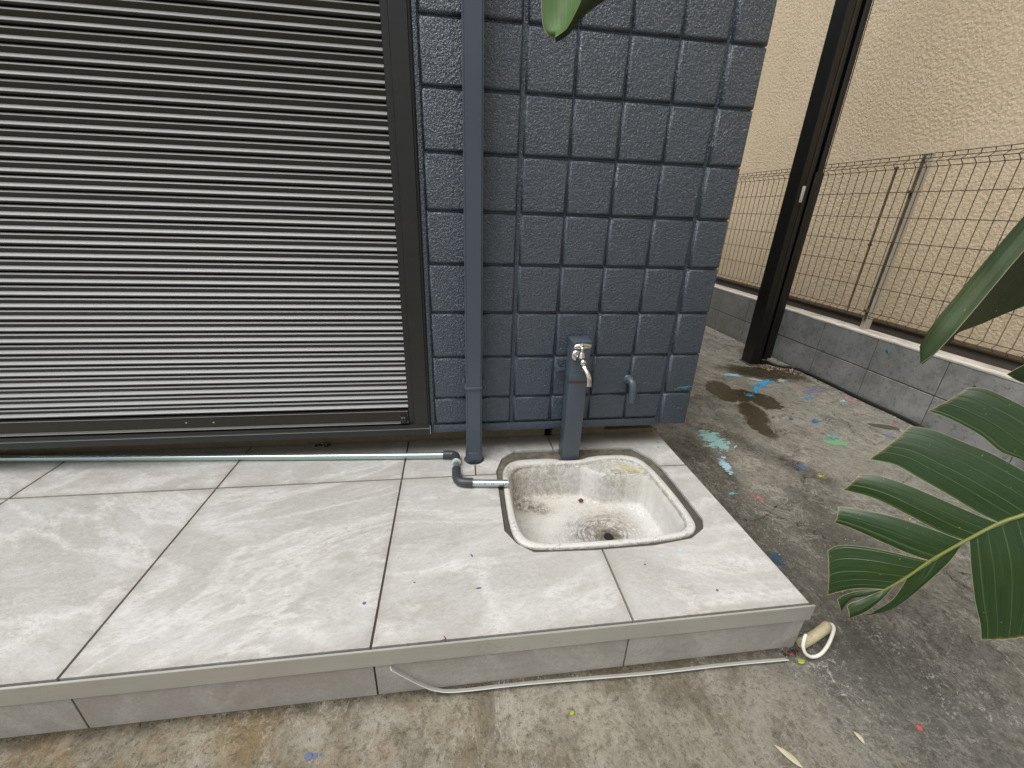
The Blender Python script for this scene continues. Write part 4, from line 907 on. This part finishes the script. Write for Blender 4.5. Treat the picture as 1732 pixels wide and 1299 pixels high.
def blade(parent, lobes, mat, lift={}, nu=13, nv=20, seed=1):
    V = []; Fc = []; UV = []; MV = []; MF = []; rnd = random.Random(seed)
    for key, (A, B) in lobes.items():
        a = resample([(x, y, 0) for x, y in A], nv); b = resample([(x, y, 0) for x, y in B], nv); k = len(V)
        arch = rnd.uniform(.004, .009); tw = rnd.uniform(-.008, .008); base = lift.get(key, 0); edges = ([], [], [])
        for j in range(nv):
            v = j/(nv-1)
            for i in range(nu):
                u = i/(nu-1); p = a[j].lerp(b[j], u)
                h = bend(p.x, p.y)+arch*math.sin(math.pi*u)*min(1, v*3)+tw*(u-.5)*v+base*v+.0010*math.sin(u*math.pi*2*5)*min(1, v*4)
                q = O_+E1*p.x+E2*p.y+NN*h; V.append(q)
                us = a[0].x*(1-u)+b[0].x*u; UV.append((us+.05*u*0, v))
                if i == 0: edges[0].append(q)
                if i == nu-1: edges[1].append(q)
                if j == nv-1: edges[2].append(q)
        for j in range(nv-1):
            for i in range(nu-1): c = k+j*nu+i; Fc.append((c, c+1, c+nu+1, c+nu))
        for e in edges:
            tv, tf = tube_vf(e, .0005, 5); m0 = len(MV); MV += tv; MF += [tuple(x+m0 for x in f_) for f_ in tf]
    o = mk('leaf', V, Fc, mat, parent, smooth=True, uvs=UV)
    mk('leaf_margin', MV, MF, 'margin', o)
    return o
la = blade(plant, LEAF_A['lobes'], 'leaf', {'L5': .012, 'L6': -.012, 'R1': -.02})
rib = [O_+E1*s+E2*t+NN*(bend(s, t)+.0015) for s, t in LEAF_A['rib']]
rib = smooth_path(rib, 5); tube('midrib', rib, [.0052-.0040*i/(len(rib)-1) for i in range(len(rib))], 'rib', la, 10)
def loft(name, A, B, mat, parent, bulge, nu=14, nv=26, edge=(True, True), ridges=0):
    a = resample(A, nv); b = resample(B, nv); V = []; Fc = []; UV = []; eA = []; eB = []
    for j in range(nv):
        d = b[j]-a[j]; t = (a[min(nv-1, j+1)]-a[max(0, j-1)])
        n = d.cross(t); n = n.normalized() if n.length > 1e-7 else Vector((0, -1, 0))
        if n.dot(Vector((.796, -1.4012, .8902))-a[j]) < 0: n = -n
        for i in range(nu):
            u = i/(nu-1); q = a[j].lerp(b[j], u)+n*bulge*d.length*math.sin(math.pi*u)+n*ridges*math.sin(u*math.pi*8)*min(1, j/6); V.append(q); UV.append((u*d.length+a[0].x, j/(nv-1)))
            if i == 0: eA.append(q)
            if i == nu-1: eB.append(q)
    for j in range(nv-1):
        for i in range(nu-1): c = j*nu+i; Fc.append((c, c+1, c+nu+1, c+nu))
    o = mk(name, V, Fc, mat, parent, smooth=True, uvs=UV)
    MV = []; MF = []
    for on, e in zip(edge, (eA, eB)):
        if on: tv, tf = tube_vf(e, .00045, 5); m0 = len(MV); MV += tv; MF += [tuple(x+m0 for x in f_) for f_ in tf]
    if MV: mk('leaf_margin', MV, MF, 'margin', o)
    return o
far = lambda L, *p: [tuple(x) for x in L]+[tuple(q) for q in p]
LEAF_B_OUT = [[1.6372, -.7905, .6538], [1.6338, -.7860, .6600]]+LEAF_B_OUT
LEAF_B_MID = [[1.6376, -.7915, .6532], [1.6420, -.7960, .6580]]+LEAF_B_MID[1:]
lb = loft('leaf', far(LEAF_B_OUT, (1.93, -.78, 1.13), (2.10, -.86, 1.25)), far(LEAF_B_MID, (1.90, -.83, 1.09), (2.11, -.88, 1.245)), 'leafu', plant, .22, ridges=.0008, edge=(False, False))
loft('leaf_fold', far(LEAF_B_MID, (1.90, -.83, 1.09), (2.11, -.88, 1.245)), far(LEAF_B_IN, (2.10, -.78, .93), (2.13, -.87, 1.24)), 'leafd', lb, -.12)
ld = loft('leaf', far(LEAF_D_A, (2.30, -.70, .66)), far(LEAF_D_B, (2.32, -.78, .62)), 'leafd', plant, .05)
lc = loft('leaf', LEAF_C_L, LEAF_C_M, 'leafc', plant, -.16, edge=(True, True))
loft('leaf_fold', LEAF_C_M, LEAF_C_R, 'leafd', lc, .22)
tube('leaf_stalk', smooth_path([(.985, -.61, 1.34), (1.15, -.66, 1.62), (1.55, -.85, 1.85), (2.10, -1.10, 1.70), (2.45, -1.25, 1.0), (2.55, -1.30, GZ+.002)], 8), [.004+.010*min(1, i/25) for i in range(41)], 'stem', plant, 10)
tube('leaf_stalk', smooth_path([rib[0], (2.12, -1.00, .60), (2.35, -1.18, .52), (2.50, -1.28, .25), (2.56, -1.31, GZ+.002)], 8), [.0052+.009*min(1, i/20) for i in range(33)], 'stem', plant, 10)
tube('leaf_stalk', smooth_path([(2.09, -.86, 1.245), (2.28, -1.00, 1.25), (2.45, -1.18, .9), (2.54, -1.30, GZ+.002)], 8), [.004+.010*min(1, i/15) for i in range(25)], 'stem', plant, 10)
tube('leaf_stalk', smooth_path([(2.29, -.735, .64), (2.42, -.90, .62), (2.52, -1.15, .4), (2.57, -1.29, GZ+.002)], 8), [.004+.009*min(1, i/15) for i in range(25)], 'stem', plant, 10)
tube('trunk', smooth_path([(2.55, -1.30, GZ+.001), (2.56, -1.31, .1), (2.55, -1.30, .35)], 6), [.05-.0025*i for i in range(13)], 'stem', plant, 14)
